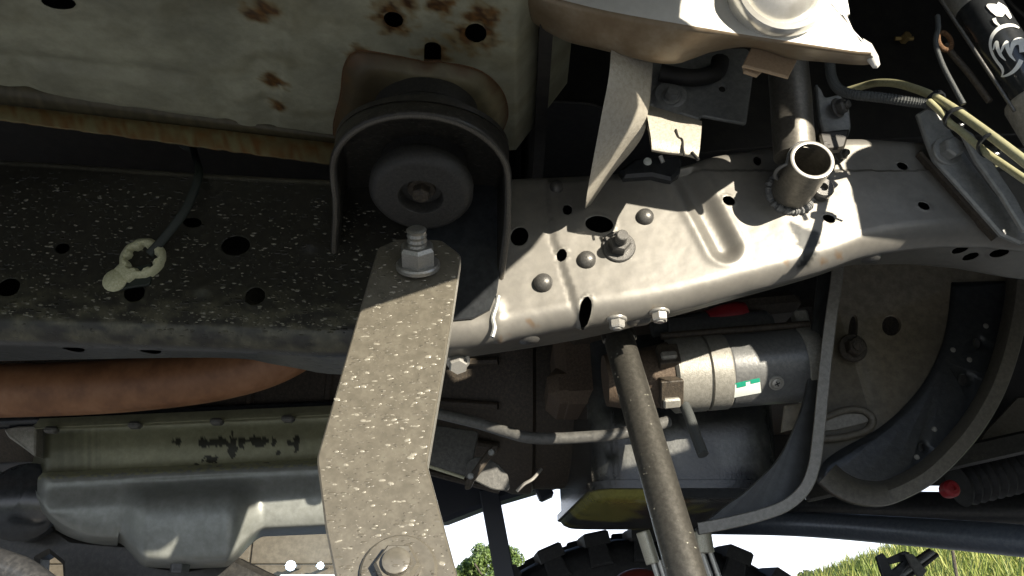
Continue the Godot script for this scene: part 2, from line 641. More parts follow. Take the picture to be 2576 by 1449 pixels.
	mat("pale_plastic", [[0.34, 0.35, 0.22], [0.46, 0.46, 0.30], [0.56, 0.56, 0.40]], 0.04, 0.5, 0.0, "lumps", 0.6)
	mat("green_strap", [[0.010, 0.015, 0.012], [0.016, 0.024, 0.019]], 0.05, 0.6)
	mat("red_paint", [[0.11, 0.018, 0.014], [0.16, 0.026, 0.02]], 0.1, 0.5)
	mat("red_rubber", [[0.24, 0.012, 0.018], [0.34, 0.02, 0.028]], 0.05, 0.5)
	mat("label_white", [[0.62, 0.66, 0.62], [0.74, 0.78, 0.74]], 0.05, 0.4)
	mat("label_green", [[0.01, 0.22, 0.14], [0.015, 0.28, 0.18]], 0.05, 0.4)
	mat("tape", [[0.34, 0.25, 0.16], [0.44, 0.33, 0.22]], 0.06, 0.7)
	mat("brass", [[0.42, 0.30, 0.12], [0.5, 0.37, 0.16]], 0.04, 0.35, 0.7)
	mat("body_paint", [[0.42, 0.43, 0.40], [0.5, 0.51, 0.48]], 1.0, 0.4)
	mat("inner_body", [[0.012, 0.0115, 0.011], [0.018, 0.0172, 0.016], [0.028, 0.026, 0.023]], 0.4, 0.6, 0.0, "lumps", 0.3)
	mat("yard_gravel", [[0.19, 0.185, 0.17], [0.25, 0.243, 0.225], [0.31, 0.30, 0.28]], 1.3, 0.9, 0.0, "grain", 6.0)
	mat("turf", [[0.05, 0.075, 0.015], [0.09, 0.13, 0.03], [0.14, 0.18, 0.045]], 1.6, 0.9, 0.0, "grain", 10.0)
	mat("shop_board", [[0.040, 0.032, 0.019], [0.055, 0.045, 0.028], [0.075, 0.062, 0.041]], 1.2, 0.7)
	mat("shop_dark", [[0.05, 0.045, 0.035], [0.08, 0.07, 0.055]], 1.0, 0.8)
	mat("bark", [[0.05, 0.04, 0.03], [0.10, 0.085, 0.065]], 0.5, 0.9, 0.0, "grain", 8.0)
	var blue := plain("rail_blue_black", lin(0.018, 0.022, 0.034), 0.45)
	blue.metallic = 0.0

# ---------------------------------------------------------------- setting
func hill(x: float, z: float) -> float:
	var d := -z
	return 2.9 * smoothstep(6.0, 24.0, d) * smoothstep(1.2, 9.0, x * 14.0 / maxf(d, 6.0)) + 0.4 * smoothstep(20, 60, d) + 0.02 * noise.get_noise_2d(x * 0.7, z * 0.7) * smoothstep(4.0, 8.0, d)

func land() -> void:
	var p := []
	var xs := []
	for i in 71: xs.append(sign(i - 35) * (pow(absf(i - 35) / 35.0, 3.0) * 380.0 + absf(i - 35) * 0.25))
	var zs := []
	for j in 81: zs.append(6.0 - (pow(j / 80.0, 3.0) * 480.0 + j * 0.45))
	zs.push_front(60.0); zs.push_front(400.0)
	zs.reverse()
	for x in xs:
		var row := PackedVector3Array()
		for z in zs: row.append(Vector3(x, hill(x, z), z))
		p.append(row)
	# columns run away from the viewer, so the sheet's upper side faces up
	tag(put("ground", sheet_mesh(p, [], []), M["turf"]), "", "", "", "structure")
	var s := Soup.new()
	var yard := PackedVector2Array()
	for k in 40:
		var a := TAU * k / 40
		var r := 7.0 + 0.8 * noise.get_noise_2d(cos(a) * 2.0, sin(a) * 2.0)
		yard.append(Vector2(cos(a) * r, sin(a) * r))
	s.plate(yard, [], Transform3D(Basis(Vector3.RIGHT, -PI / 2), Vector3(-2.5, 0.02, 0.5)), 0.05, 0.0)
	tag(obj("yard", s, M["yard_gravel"]), "", "", "", "structure")
	# tall grass on the bank
	var mm := MultiMesh.new()
	mm.transform_format = MultiMesh.TRANSFORM_3D
	mm.use_colors = true
	var b := Soup.new()
	for k in 5:
		var a := TAU * k / 5 + 0.3
		var o := Vector3(cos(a), 0, sin(a)) * 0.03
		var w := Vector3(-sin(a), 0, cos(a)) * 0.011
		var t1 := o * 2.2 + Vector3.UP * (0.16 + 0.03 * k)
		var t2 := o * 5.0 + Vector3.UP * (0.26 + 0.04 * k)
		b.quad(o - w, t1 - w * 0.8, t1 + w * 0.8, o + w)
		b.tri(t1 - w * 0.8, t2, t1 + w * 0.8)
	mm.mesh = crease_mesh(b.v, 30.0)
	var places := []
	var r2 := RandomNumberGenerator.new()
	r2.seed = 21
	while places.size() < 26000:
		var d := 7.0 + 22.0 * pow(r2.randf(), 1.3)
		var x := d * r2.randf_range(0.12, 1.1)
		places.append(Vector3(x, hill(x, -d) - 0.01, -d))
	mm.instance_count = places.size()
	for i in places.size():
		var k := r2.randf_range(0.7, 1.5)
		mm.set_instance_transform(i, Transform3D(Basis(Vector3.UP, r2.randf() * TAU).scaled(Vector3(k, k * r2.randf_range(0.8, 1.3), k)), places[i]))
		var v := r2.randf()
		var c := Color(0.15, 0.20, 0.035).lerp(Color(0.36, 0.35, 0.10), v * v)
		mm.set_instance_color(i, c)
	var gm := StandardMaterial3D.new()
	gm.vertex_color_use_as_albedo = true
	gm.roughness = 0.6
	gm.backlight_enabled = true
	gm.backlight = Color(0.5, 0.55, 0.2)
	var g := MultiMeshInstance3D.new()
	g.name = "grass"
	g.multimesh = mm
	g.material_override = gm
	add_child(g)
	tag(g, "tall bright green grass on the sunlit bank behind the truck", "grass", "", "stuff")

func shop() -> void:
	var w := thing("workshop", "workshop wall of tan boards far behind the transmission pan", "building")
	var s := Soup.new()
	s.box(Transform3D(Basis(), Vector3(-5.0, 1.7, -7.3)), Vector3(7.4, 3.4, 0.2), 0.01)
	obj("wall", s, M["shop_dark"], w)
	for i in 8:
		for j in 6:
			s = Soup.new()
			s.box(Transform3D(Basis(), Vector3(-1.76 - i * 0.92, 0.36 + j * 0.57, -7.185)), Vector3(0.905, 0.555, 0.03), 0.006)
			obj("board", s, M["shop_board"], w, 30.0)
	s = Soup.new()
	s.box(Transform3D(Basis(), Vector3(-5.0, 3.46, -7.0)), Vector3(7.8, 0.12, 1.4), 0.01)
	obj("roof", s, M["shop_dark"], w)
	s = Soup.new()
	s.box(Transform3D(Basis(), pz(778, 1446, -6.98) - Vector3(0, 0.03, 0)), Vector3(0.46, 0.06, 0.12), 0.01)
	obj("ledge", s, M["bright_zinc"], w)
	var k := 0
	for q in [[731, 1423, 0.042], [806, 1423, 0.030]]:
		var at := pz(q[0], q[1], -6.9)
		var l := thing("wall_lamp", ["larger round lamp glowing on the workshop wall", "smaller round lamp glowing on the workshop wall beside the grey bar"][k], "lamp", "lamps on the workshop wall")
		l.position = at
		s = Soup.new()
		s.lathe([[0.0, -q[2]], [q[2] * 0.7, -q[2] * 0.7], [q[2], 0.0], [q[2] * 0.7, q[2] * 0.7], [0.0, q[2]]], Transform3D(), 16)
		var gm := StandardMaterial3D.new()
		gm.albedo_color = Color(0.9, 0.95, 1.0)
		gm.emission_enabled = true
		gm.emission = Color(0.82, 0.92, 1.0)
		gm.emission_energy_multiplier = 1.6
		obj("globe", s, gm, l, 60.0)
		s = Soup.new()
		s.tube(PackedVector3Array([Vector3(0, 0, -q[2] * 0.8), Vector3(0, 0, -0.29)]), q[2] * 0.45, 10)
		obj("stalk", s, M["shop_dark"], l)
		var o := OmniLight3D.new()
		o.name = "lamp_light"
		o.light_color = Color(0.85, 0.93, 1.0)
		o.light_energy = 0.12
		o.light_size = q[2]
		o.omni_range = 8.0
		o.omni_attenuation = 2.0
		o.shadow_enabled = true
		o.position = Vector3(0, 0, q[2] * 1.4)
		l.add_child(o)
		k += 1

func leaf_cloud(count: int, clumps: Array, leaf: float, seed_: int) -> ArrayMesh:
	var r := RandomNumberGenerator.new()
	r.seed = seed_
	var v := PackedVector3Array()
	var nn := PackedVector3Array()
	var cc := PackedColorArray()
	for i in count:
		var c = clumps[r.randi() % clumps.size()]
		var d := Vector3(r.randfn(), r.randfn(), r.randfn()).normalized()
		var rad := pow(r.randf(), 0.35)
		var at: Vector3 = c[0] + d * c[1] * rad * Vector3(1, 0.85, 1)
		var n := (d + Vector3(r.randfn(), r.randfn(), r.randfn()) * 0.6).normalized()
		var u := n.cross(Vector3(r.randfn(), r.randfn(), r.randfn())).normalized()
		var w := n.cross(u)
		var k := leaf * r.randf_range(0.6, 1.3)
		var col: Color = c[2].lerp(c[3], r.randf())
		for q in [[-1, 0], [0, 0.45], [1, 0], [-1, 0], [1, 0], [0, -0.45]]:
			v.append(at + (u * q[0] + w * q[1]) * k)
			nn.append(n)
			cc.append(col)
	var a := []
	a.resize(Mesh.ARRAY_MAX)
	a[Mesh.ARRAY_VERTEX] = v; a[Mesh.ARRAY_NORMAL] = nn; a[Mesh.ARRAY_COLOR] = cc
	var m := ArrayMesh.new()
	m.add_surface_from_arrays(Mesh.PRIMITIVE_TRIANGLES, a)
	return m

func trees() -> void:
	var lm := StandardMaterial3D.new()
	lm.vertex_color_use_as_albedo = true
	lm.roughness = 0.55
	lm.backlight_enabled = true
	lm.backlight = Color(0.35, 0.45, 0.12)
	M["leaves"] = lm
	var list := [[1238, -62.0, 6.4, 5.6, "round green tree seen through the gap behind the dark post", 1], [2085, -95.0, 3.2, 4.0, "low dark tree on the horizon, nearest the black clamp arm", 2],
		[2040, -97.0, 2.3, 3.4, "low dark tree on the horizon, nearest the far tyre", 3], [2125, -99.0, 2.4, 3.6, "low dark tree on the horizon, half hidden by the bank", 4], [1180, -72.0, 3.2, 3.2, "small yellow green tree at the left foot of the round tree", 5]]
	for t in list:
		var base := pz(t[0], 1449, t[1])
		base.y = hill(base.x, base.z)
		var o := thing("tree", t[4], "tree", "trees behind the truck")
		o.position = base
		var top: float = pz(t[0], 1372 if t[5] == 1 else 1428 if t[5] == 2 else 1420 if t[5] == 5 else 1436, t[1]).y - base.y
		var s := Soup.new()
		s.tube(path3([Vector3(0, -0.2, 0), Vector3(0.1, top * 0.3, 0), Vector3(0, top * 0.75, 0.1)], 5), 0.22, 9)
		for k in 6:
			var a := TAU * k / 6
			s.tube(path3([Vector3(0.05, top * (0.3 + 0.05 * k), 0), Vector3(cos(a) * t[3] * 0.25, top * 0.58, sin(a) * t[3] * 0.25), Vector3(cos(a) * t[3] * 0.42, top * 0.72, sin(a) * t[3] * 0.42)], 4), 0.07, 6)
		obj("trunk", s, M["bark"], o)
		var cl := []
		var r := RandomNumberGenerator.new()
		r.seed = 40 + t[5]
		for k in 34:
			var a := r.randf() * TAU
			var e := r.randf()
			var at := Vector3(cos(a) * t[3] * 0.5 * sqrt(r.randf()) * (1.0 - 0.45 * e * e), top * (0.40 + 0.54 * e), sin(a) * t[3] * 0.5 * sqrt(r.randf()) * (1.0 - 0.45 * e * e))
			var far: bool = t[5] in [2, 3, 4]
			var c0 := Color(0.05, 0.085, 0.022) if not far else Color(0.05, 0.07, 0.04)
			var c1 := Color(0.13, 0.19, 0.045) if not far else Color(0.09, 0.11, 0.06)
			if t[5] == 5:
				c0 = Color(0.10, 0.13, 0.025); c1 = Color(0.22, 0.24, 0.05)
			cl.append([at, top * r.randf_range(0.09, 0.16), c0, c1])
		put("crown", leaf_cloud(14000 if t[5] == 1 else 3000, cl, 0.12 if t[5] == 1 else 0.16, 60 + t[5]), lm, o)

# ---------------------------------------------------------------- the truck's body, mostly outside the frame
func body() -> void:
	var b := thing("truck_body", "pale painted truck body above the chassis, mostly in the dark", "truck body")
	var e := EYE.y
	var edge := [[-2.3, 0.272], [0.045, 0.272], [0.066, 0.289], [0.143, 0.323], [0.205, 0.360], [0.253, 0.408], [0.279, 0.433], [0.302, 0.466], [0.300, 0.490], [0.279, 0.506], [0.284, 0.545], [0.400, 0.598], [0.472, 0.588], [0.490, 0.524], [0.560, 0.516], [0.572, 0.507], [0.582, 0.522], [0.596, 0.600], [0.62, 0.67], [0.70, 0.67], [0.712, 0.60], [0.712, 0.425], [0.69, 0.385], [0.60, 0.358], [0.55, 0.345], [0.515, 0.29], [0.50, 0.175], [0.54, 0.162], [1.8, 0.162], [1.8, 1.15], [-2.3, 1.15]]  # outline shaped so the unseen panel throws the wanted shadows and sun patches
	var pts := PackedVector2Array()
	for q in edge: pts.append(Vector2(q[0], e + q[1]))
	var s := Soup.new()
	s.plate(pts, [], atz(-0.283), 0.012, 0.002)
	obj("side_panel", s, M["body_paint"], b)
	s = Soup.new()
	s.box(Transform3D(Basis(), Vector3(-0.25, e + 0.80, -2.16)), Vector3(4.1, 0.72, 0.012))
	obj("side_panel", s, M["inner_body"], b)
	s = Soup.new()
	s.box(Transform3D(Basis(), Vector3(-0.25, e + 1.156, -1.23)), Vector3(4.1, 0.012, 1.9))
	obj("top_panel", s, M["inner_body"], b)
	s = Soup.new()
	s.box(Transform3D(Basis(), Vector3(-2.31, e + 0.72, -1.23)), Vector3(0.012, 0.92, 1.86))
	obj("rear_panel", s, M["inner_body"], b)
	s = Soup.new()
	s.box(Transform3D(Basis(), Vector3(1.81, e + 0.62, -1.23)), Vector3(0.012, 1.06, 1.86))
	obj("front_panel", s, M["inner_body"], b)
	s = Soup.new()
	s.box(Transform3D(Basis(), Vector3(-1.16, e + 0.60, -1.50)), Vector3(2.28, 0.012, 1.30))
	obj("tunnel_floor", s, M["inner_body"], b)
	s = Soup.new()
	s.box(Transform3D(Basis(), Vector3(0.03, e + 0.80, -1.2)), Vector3(0.012, 0.66, 1.80))
	obj("firewall", s, M["inner_body"], b)
	# inner wing behind the rail, its rolled edge, and the panel over it
	var iw := thing("inner_wing", "dark inner wing panel behind the silver fender", "body panel")
	zplate("panel", [1262, -140, 2700, -140, 2700, 330, 2330, 345, 1960, 365, 1760, 385, 1560, 300, 1500, 264, 1430, 256, 1372, 256, 1318, 274, 1290, 300, 1262, 345], -0.86, 0.004, M["inner_body"], iw, [], 0.001)
	s = Soup.new()
	var rim := []
	for q in pairs([1262, 345, 1290, 300, 1318, 274, 1372, 256, 1430, 256, 1500, 264, 1560, 300]): rim.append(pz(q.x, q.y, -0.857))
	s.tube(path3(rim, 6), 0.0022, 8)
	obj("rolled_edge", s, M["black_paint"], iw)
	s = Soup.new()
	s.box(Transform3D(Basis(), Vector3(0.9, e + 0.46, -1.46)), Vector3(1.0, 0.5, 0.01))
	obj("splash_shield", s, M["inner_body"], iw)
	var f := thing("brass_fitting", "small brass fitting glinting in the dark above the hoses", "fitting")
	s = Soup.new()
	var at := pz(2270, 102, -0.85)
	hexagon(0.006, 0.012, aim(at, Vector3(0.2, 0, 1)), s)
	s.tube(PackedVector3Array([at + Vector3(-0.012, 0, 0.004), at + Vector3(0.012, 0, 0.004)]), 0.003, 10)
	obj("body_block", s, M["brass"], f)

func floor_pan() -> void:
	var o := thing("floor_pan", "pale grey green cab floor pan with rust round its holes", "floor pan")
	var yf := EYE.y + 0.46
	var P := func(px: float, py: float) -> Vector2:
		var w := plevel(px, py, yf)
		return Vector2(w.x, w.z)
	var pads := []
	for q in [[-60, -60, 395, -30, 470, 172, -60, 118], [-60, 150, 20, 150, 60, 235, -60, 235], [70, 150, 505, 205, 560, 300, 90, 240], [575, 215, 640, 235, 660, 330, 590, 320]]:
		var a := PackedVector2Array()
		for t in pairs(q): a.append(P.call(t.x, t.y))
		pads.append(a)
	var holes := []      # centre, radii
	for q in [[990, 45, 24, 20], [1197, 78, 27, 24], [150, -4, 42, 17]]:
		var c: Vector2 = P.call(q[0], q[1])
		holes.append([c, P.call(q[0] + q[2], q[1]).x - c.x, absf(P.call(q[0], q[1] - q[3]).y - c.y)])
	var slot_a: Vector2 = P.call(1089, 115)
	var slot_b: Vector2 = P.call(1088, 152)
	var slot_r: float = P.call(1110, 130).x - P.call(1089, 130).x
	var rust := []       # centre, radius
	for q in [[650, 30, 40], [662, 20, 34], [690, 205, 32], [680, 195, 24], [700, 262, 26], [990, 50, 46], [975, 20, 36], [1190, 85, 60], [1215, 40, 50], [1088, 130, 44], [1110, 10, 36], [1020, 0, 30], [1230, 30, 26], [905, 135, 34], [1000, 150, 20]]:
		rust.append([P.call(q[0], q[1]), q[2] * 0.00034])
	var dq := [P.call(650, 150), P.call(665, 250)]
	var p := []
	var cols := []
	var gone := []
	var step := 0.0030
	var x := -1.3
	while x < 0.062:
		var row := PackedVector3Array()
		var cr := PackedColorArray()
		var gr := PackedByteArray()
		for j in 150:
			var q := Vector2(x, -0.300 - j * step)
			var h := 0.0
			for a in pads:
				var d := sdf(q, a)
				h += 0.0042 * smoothstep(0.010, -0.012, d)
			h += 0.0012 * noise.get_noise_2d(q.x * 14.0, q.y * 14.0)
			h += 0.002 * smoothstep(0.0, 0.004, q.x + 0.245 - (q.y + 0.7) * 0.35)
			for c in dq: h -= 0.0016 * exp(-pow(q.distance_to(c) / 0.006, 2.0))
			var up := 0.0
			if q.x > 0.004: up = (q.x - 0.004) * 1.5
			var cutx := q
			var g := 0
			for c in holes:
				var e := Vector2((q.x - c[0].x) / c[1], (q.y - c[0].y) / c[2])
				var l := e.length()
				if l < 1.0:
					if l > 1.0 - step * 1.45 / minf(c[1], c[2]): 
						e /= maxf(l, 0.01)
						cutx = c[0] + Vector2(e.x * c[1], e.y * c[2])
					g = 1
				elif l < 1.35: h -= 0.0015 * (1.35 - l) / 0.35
			var near := Geometry2D.get_closest_point_to_segment(q, slot_a, slot_b)
			var ld := q.distance_to(near)
			if ld < slot_r:
				if ld > slot_r - step * 1.45: cutx = near + (q - near).normalized() * slot_r
				g = 1
			var zl := -0.629 - 0.08 * (1288.0 + q.x * 2590.0) / 760.0
			if q.x > -0.20: zl = -0.74
			row.append(Vector3(cutx.x, yf - h + up, maxf(cutx.y, zl)))
			gr.append(g)
			var r := 0.0
			for c in rust:
				var dd: float = q.distance_to(c[0]) / c[1]
				if dd < 1.6: r = maxf(r, clampf(1.25 - dd + 0.9 * noise.get_noise_2d(q.x * 55.0, q.y * 55.0), 0.0, 1.0))
			var halo := smoothstep(0.02, 0.35, r)
			r = smoothstep(0.30, 0.8, r)
			var k := 0.78 + 0.34 * noise.get_noise_2d(q.x * 9.0, q.y * 9.0 + 5.0)
			var grime := smoothstep(0.05, 0.5, noise.get_noise_2d(q.x * 6.0 + 3.0, q.y * 11.0))
			var c1 := Color(k, k * 0.98, k * 0.90).lerp(Color(k * 0.55, k * 0.50, k * 0.36), grime * 0.55)
			var rc := Color(0.40, 0.20, 0.07).lerp(Color(0.13, 0.06, 0.03), clampf(0.5 + 1.6 * noise.get_noise_2d(q.x * 120.0, q.y * 120.0), 0.0, 1.0))
			cr.append(c1.lerp(Color(0.52, 0.36, 0.16), halo * 0.6).lerp(rc, r))
		p.append(row); cols.append(cr); gone.append(gr)
		x += step if x > -0.56 else 0.02
	put("floor_sheet", sheet_mesh(p, cols, gone), M["floor_paint"], o)
	# pressed boss over the body mount, welded round its edge
	var pts := []
	for q in spline(pairs([840, 330, 858, 230, 866, 165, 886, 132, 920, 124, 1000, 136, 1066, 150, 1112, 152, 1190, 168, 1240, 196, 1270, 240, 1276, 290, 1258, 340, 1240, 420, 1050, 470, 880, 420]), 5, true):
		var w: Vector2 = P.call(q.x, q.y)
		pts.append(Vector2(w.x, w.y))
	var s := Soup.new()
	var rings := []
	var bc := Vector2(-0.0815, -0.645)
	for l in [[1.0, 0.001], [1.0, -0.002], [0.985, -0.0045], [0.95, -0.007], [0.89, -0.012], [0.84, -0.015], [0.74, -0.0165], [0.4, -0.017], [0.01, -0.017]]:
		var ring := PackedVector3Array()
		for q in pts:
			var w: Vector2 = bc + (q - bc) * l[0]
			ring.append(Vector3(w.x, yf + l[1], w.y))
		rings.append(ring)
	s.rings(rings, true, false, false)
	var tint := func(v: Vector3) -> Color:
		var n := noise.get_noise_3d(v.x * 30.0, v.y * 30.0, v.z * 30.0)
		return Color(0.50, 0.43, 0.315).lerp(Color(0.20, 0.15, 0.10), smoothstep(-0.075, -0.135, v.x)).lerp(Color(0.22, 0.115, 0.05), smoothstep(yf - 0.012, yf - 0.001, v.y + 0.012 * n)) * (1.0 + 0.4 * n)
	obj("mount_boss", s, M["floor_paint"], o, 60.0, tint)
	mat("rust", [[0.06, 0.030, 0.015], [0.11, 0.056, 0.024], [0.17, 0.09, 0.038]], 0.05, 0.85, 0.0, "grain", 0.6)
	s = Soup.new()
	var line := []
	for q in pts: line.append(Vector3(q.x, yf - 0.0015, q.y))
	line.append(line[0])
	s.tube(path3(line, 2), 0.0011, 8)
	obj("rust_seam", s, M["rust"], o)
	# flange that hangs down along the rail: a dark slope and a rusty lip
	var ra := []
	var rb := []
	for i in 121:
		var t := i / 120.0
		var px := lerpf(-560.0, 880.0, t)
		var k := (px - 0.0) / 760.0
		var a := pz(px, 205.0 + 115.0 * k, -0.623 - 0.08 * k)
		a.y -= 0.0046
		var b := pz(px, 265.0 + 88.0 * k, -0.640 - 0.078 * k)
		var c := pz(px, 303.0 + 103.0 * k + 3.0 * noise.get_noise_1d(px * 0.02), -0.637 - 0.078 * k)
		ra.append(PackedVector3Array([a + Vector3(0, 0.012, -0.002), a, a.lerp(b, 0.5), b + Vector3(0, 0.001, -0.001)]))
		rb.append(PackedVector3Array([b, b + Vector3(0, -0.0008, 0.003), b.lerp(c, 0.4) + Vector3(0, 0, 0.004), c + Vector3(0, 0, 0.003), c, c + Vector3(0, 0.002, -0.004)]))
	var cols_a := []
	var cols_b := []
	for i in 121:
		var ca := PackedColorArray()
		for j in 4: ca.append(Color(0.20, 0.17, 0.115) * (0.9 + 0.5 * noise.get_noise_2d(i * 0.6, j * 0.7)))
		cols_a.append(ca)
		var cb := PackedColorArray()
		for j in 6:
			var n := noise.get_noise_2d(i * 2.1, j * 0.8 + 9.0)
			cb.append(Color(0.40, 0.19, 0.06).lerp(Color(0.52, 0.46, 0.28), clampf(0.5 + 1.5 * n, 0.0, 1.0)))
		cols_b.append(cb)
	put("flange_slope", sheet_mesh(ra, cols_a, []), M["floor_paint"], o)
	put("rusty_flange_lip", sheet_mesh(rb, cols_b, []), M["floor_paint"], o).set_meta("label", "orange rusted lower lip of the floor flange")
	for q in [[300, 290], [640, 345]]:
		s = Soup.new()
		var at := pz(q[0], q[1], -0.662 - 0.0001 * q[0])
		s.lathe([[0.016, 0.0], [0.013, 0.003], [0.0, 0.0045]], aim(at, Vector3(0, -0.5, 1)), 18)
		obj("flange_dimple", s, M["inner_body"], o)

func sdf(q: Vector2, a: PackedVector2Array) -> float:
	var d := 1e9
	for i in a.size():
		d = minf(d, q.distance_squared_to(Geometry2D.get_closest_point_to_segment(q, a[i], a[(i + 1) % a.size()])))
	d = sqrt(d)
	return -d if Geometry2D.is_point_in_polygon(q, a) else d

# ---------------------------------------------------------------- the near chassis rail
var top_line := PackedVector2Array()
var low_line := PackedVector2Array()
var wide_line := PackedVector2Array()

func along(line: PackedVector2Array, x: float) -> float:
	if x <= line[0].x: return line[0].y
	for i in line.size() - 1:
		if x < line[i + 1].x:
			var t := (x - line[i].x) / (line[i + 1].x - line[i].x)
			return lerpf(line[i].y, line[i + 1].y, t)
	return line[-1].y

func rail_lines() -> void:
	for q in spline(pairs([-400, 385, 0, 393, 600, 432, 1000, 445, 1450, 434, 1700, 412, 1800, 384, 1960, 360, 2130, 340, 2340, 350, 2576, 362, 2900, 390]), 5):
		var w := pz(q.x, q.y, FACE)
		top_line.append(Vector2(w.x, w.y))
	for q in spline(pairs([-400, 850, 0, 852, 600, 872, 830, 882, 1130, 864, 1240, 847, 1460, 806, 1700, 765, 1900, 712, 2080, 662, 2190, 624, 2330, 602, 2470, 597, 2576, 604, 2900, 640]), 5):
		var w := pz(q.x, q.y, FACE)
		low_line.append(Vector2(w.x, w.y))
	for q in spline(pairs([-400, 916, 0, 915, 550, 906, 700, 925, 830, 945, 980, 935, 1130, 908, 1450, 862, 1700, 803, 1900, 752, 2080, 704, 2130, 690, 2250, 680, 2380, 680, 2576, 692, 2900, 720]), 5):
		var w := pz(q.x, q.y, FACE)
		var y := along(low_line, w.x)
		w = plevel(q.x, q.y, y)
		wide_line.append(Vector2(w.x, clampf(FACE - w.z, 0.035, 0.14)))

func smooth_seg(q: Vector2, a: Vector2, b: Vector2) -> float:
	return q.distance_to(Geometry2D.get_closest_point_to_segment(q, a, b))

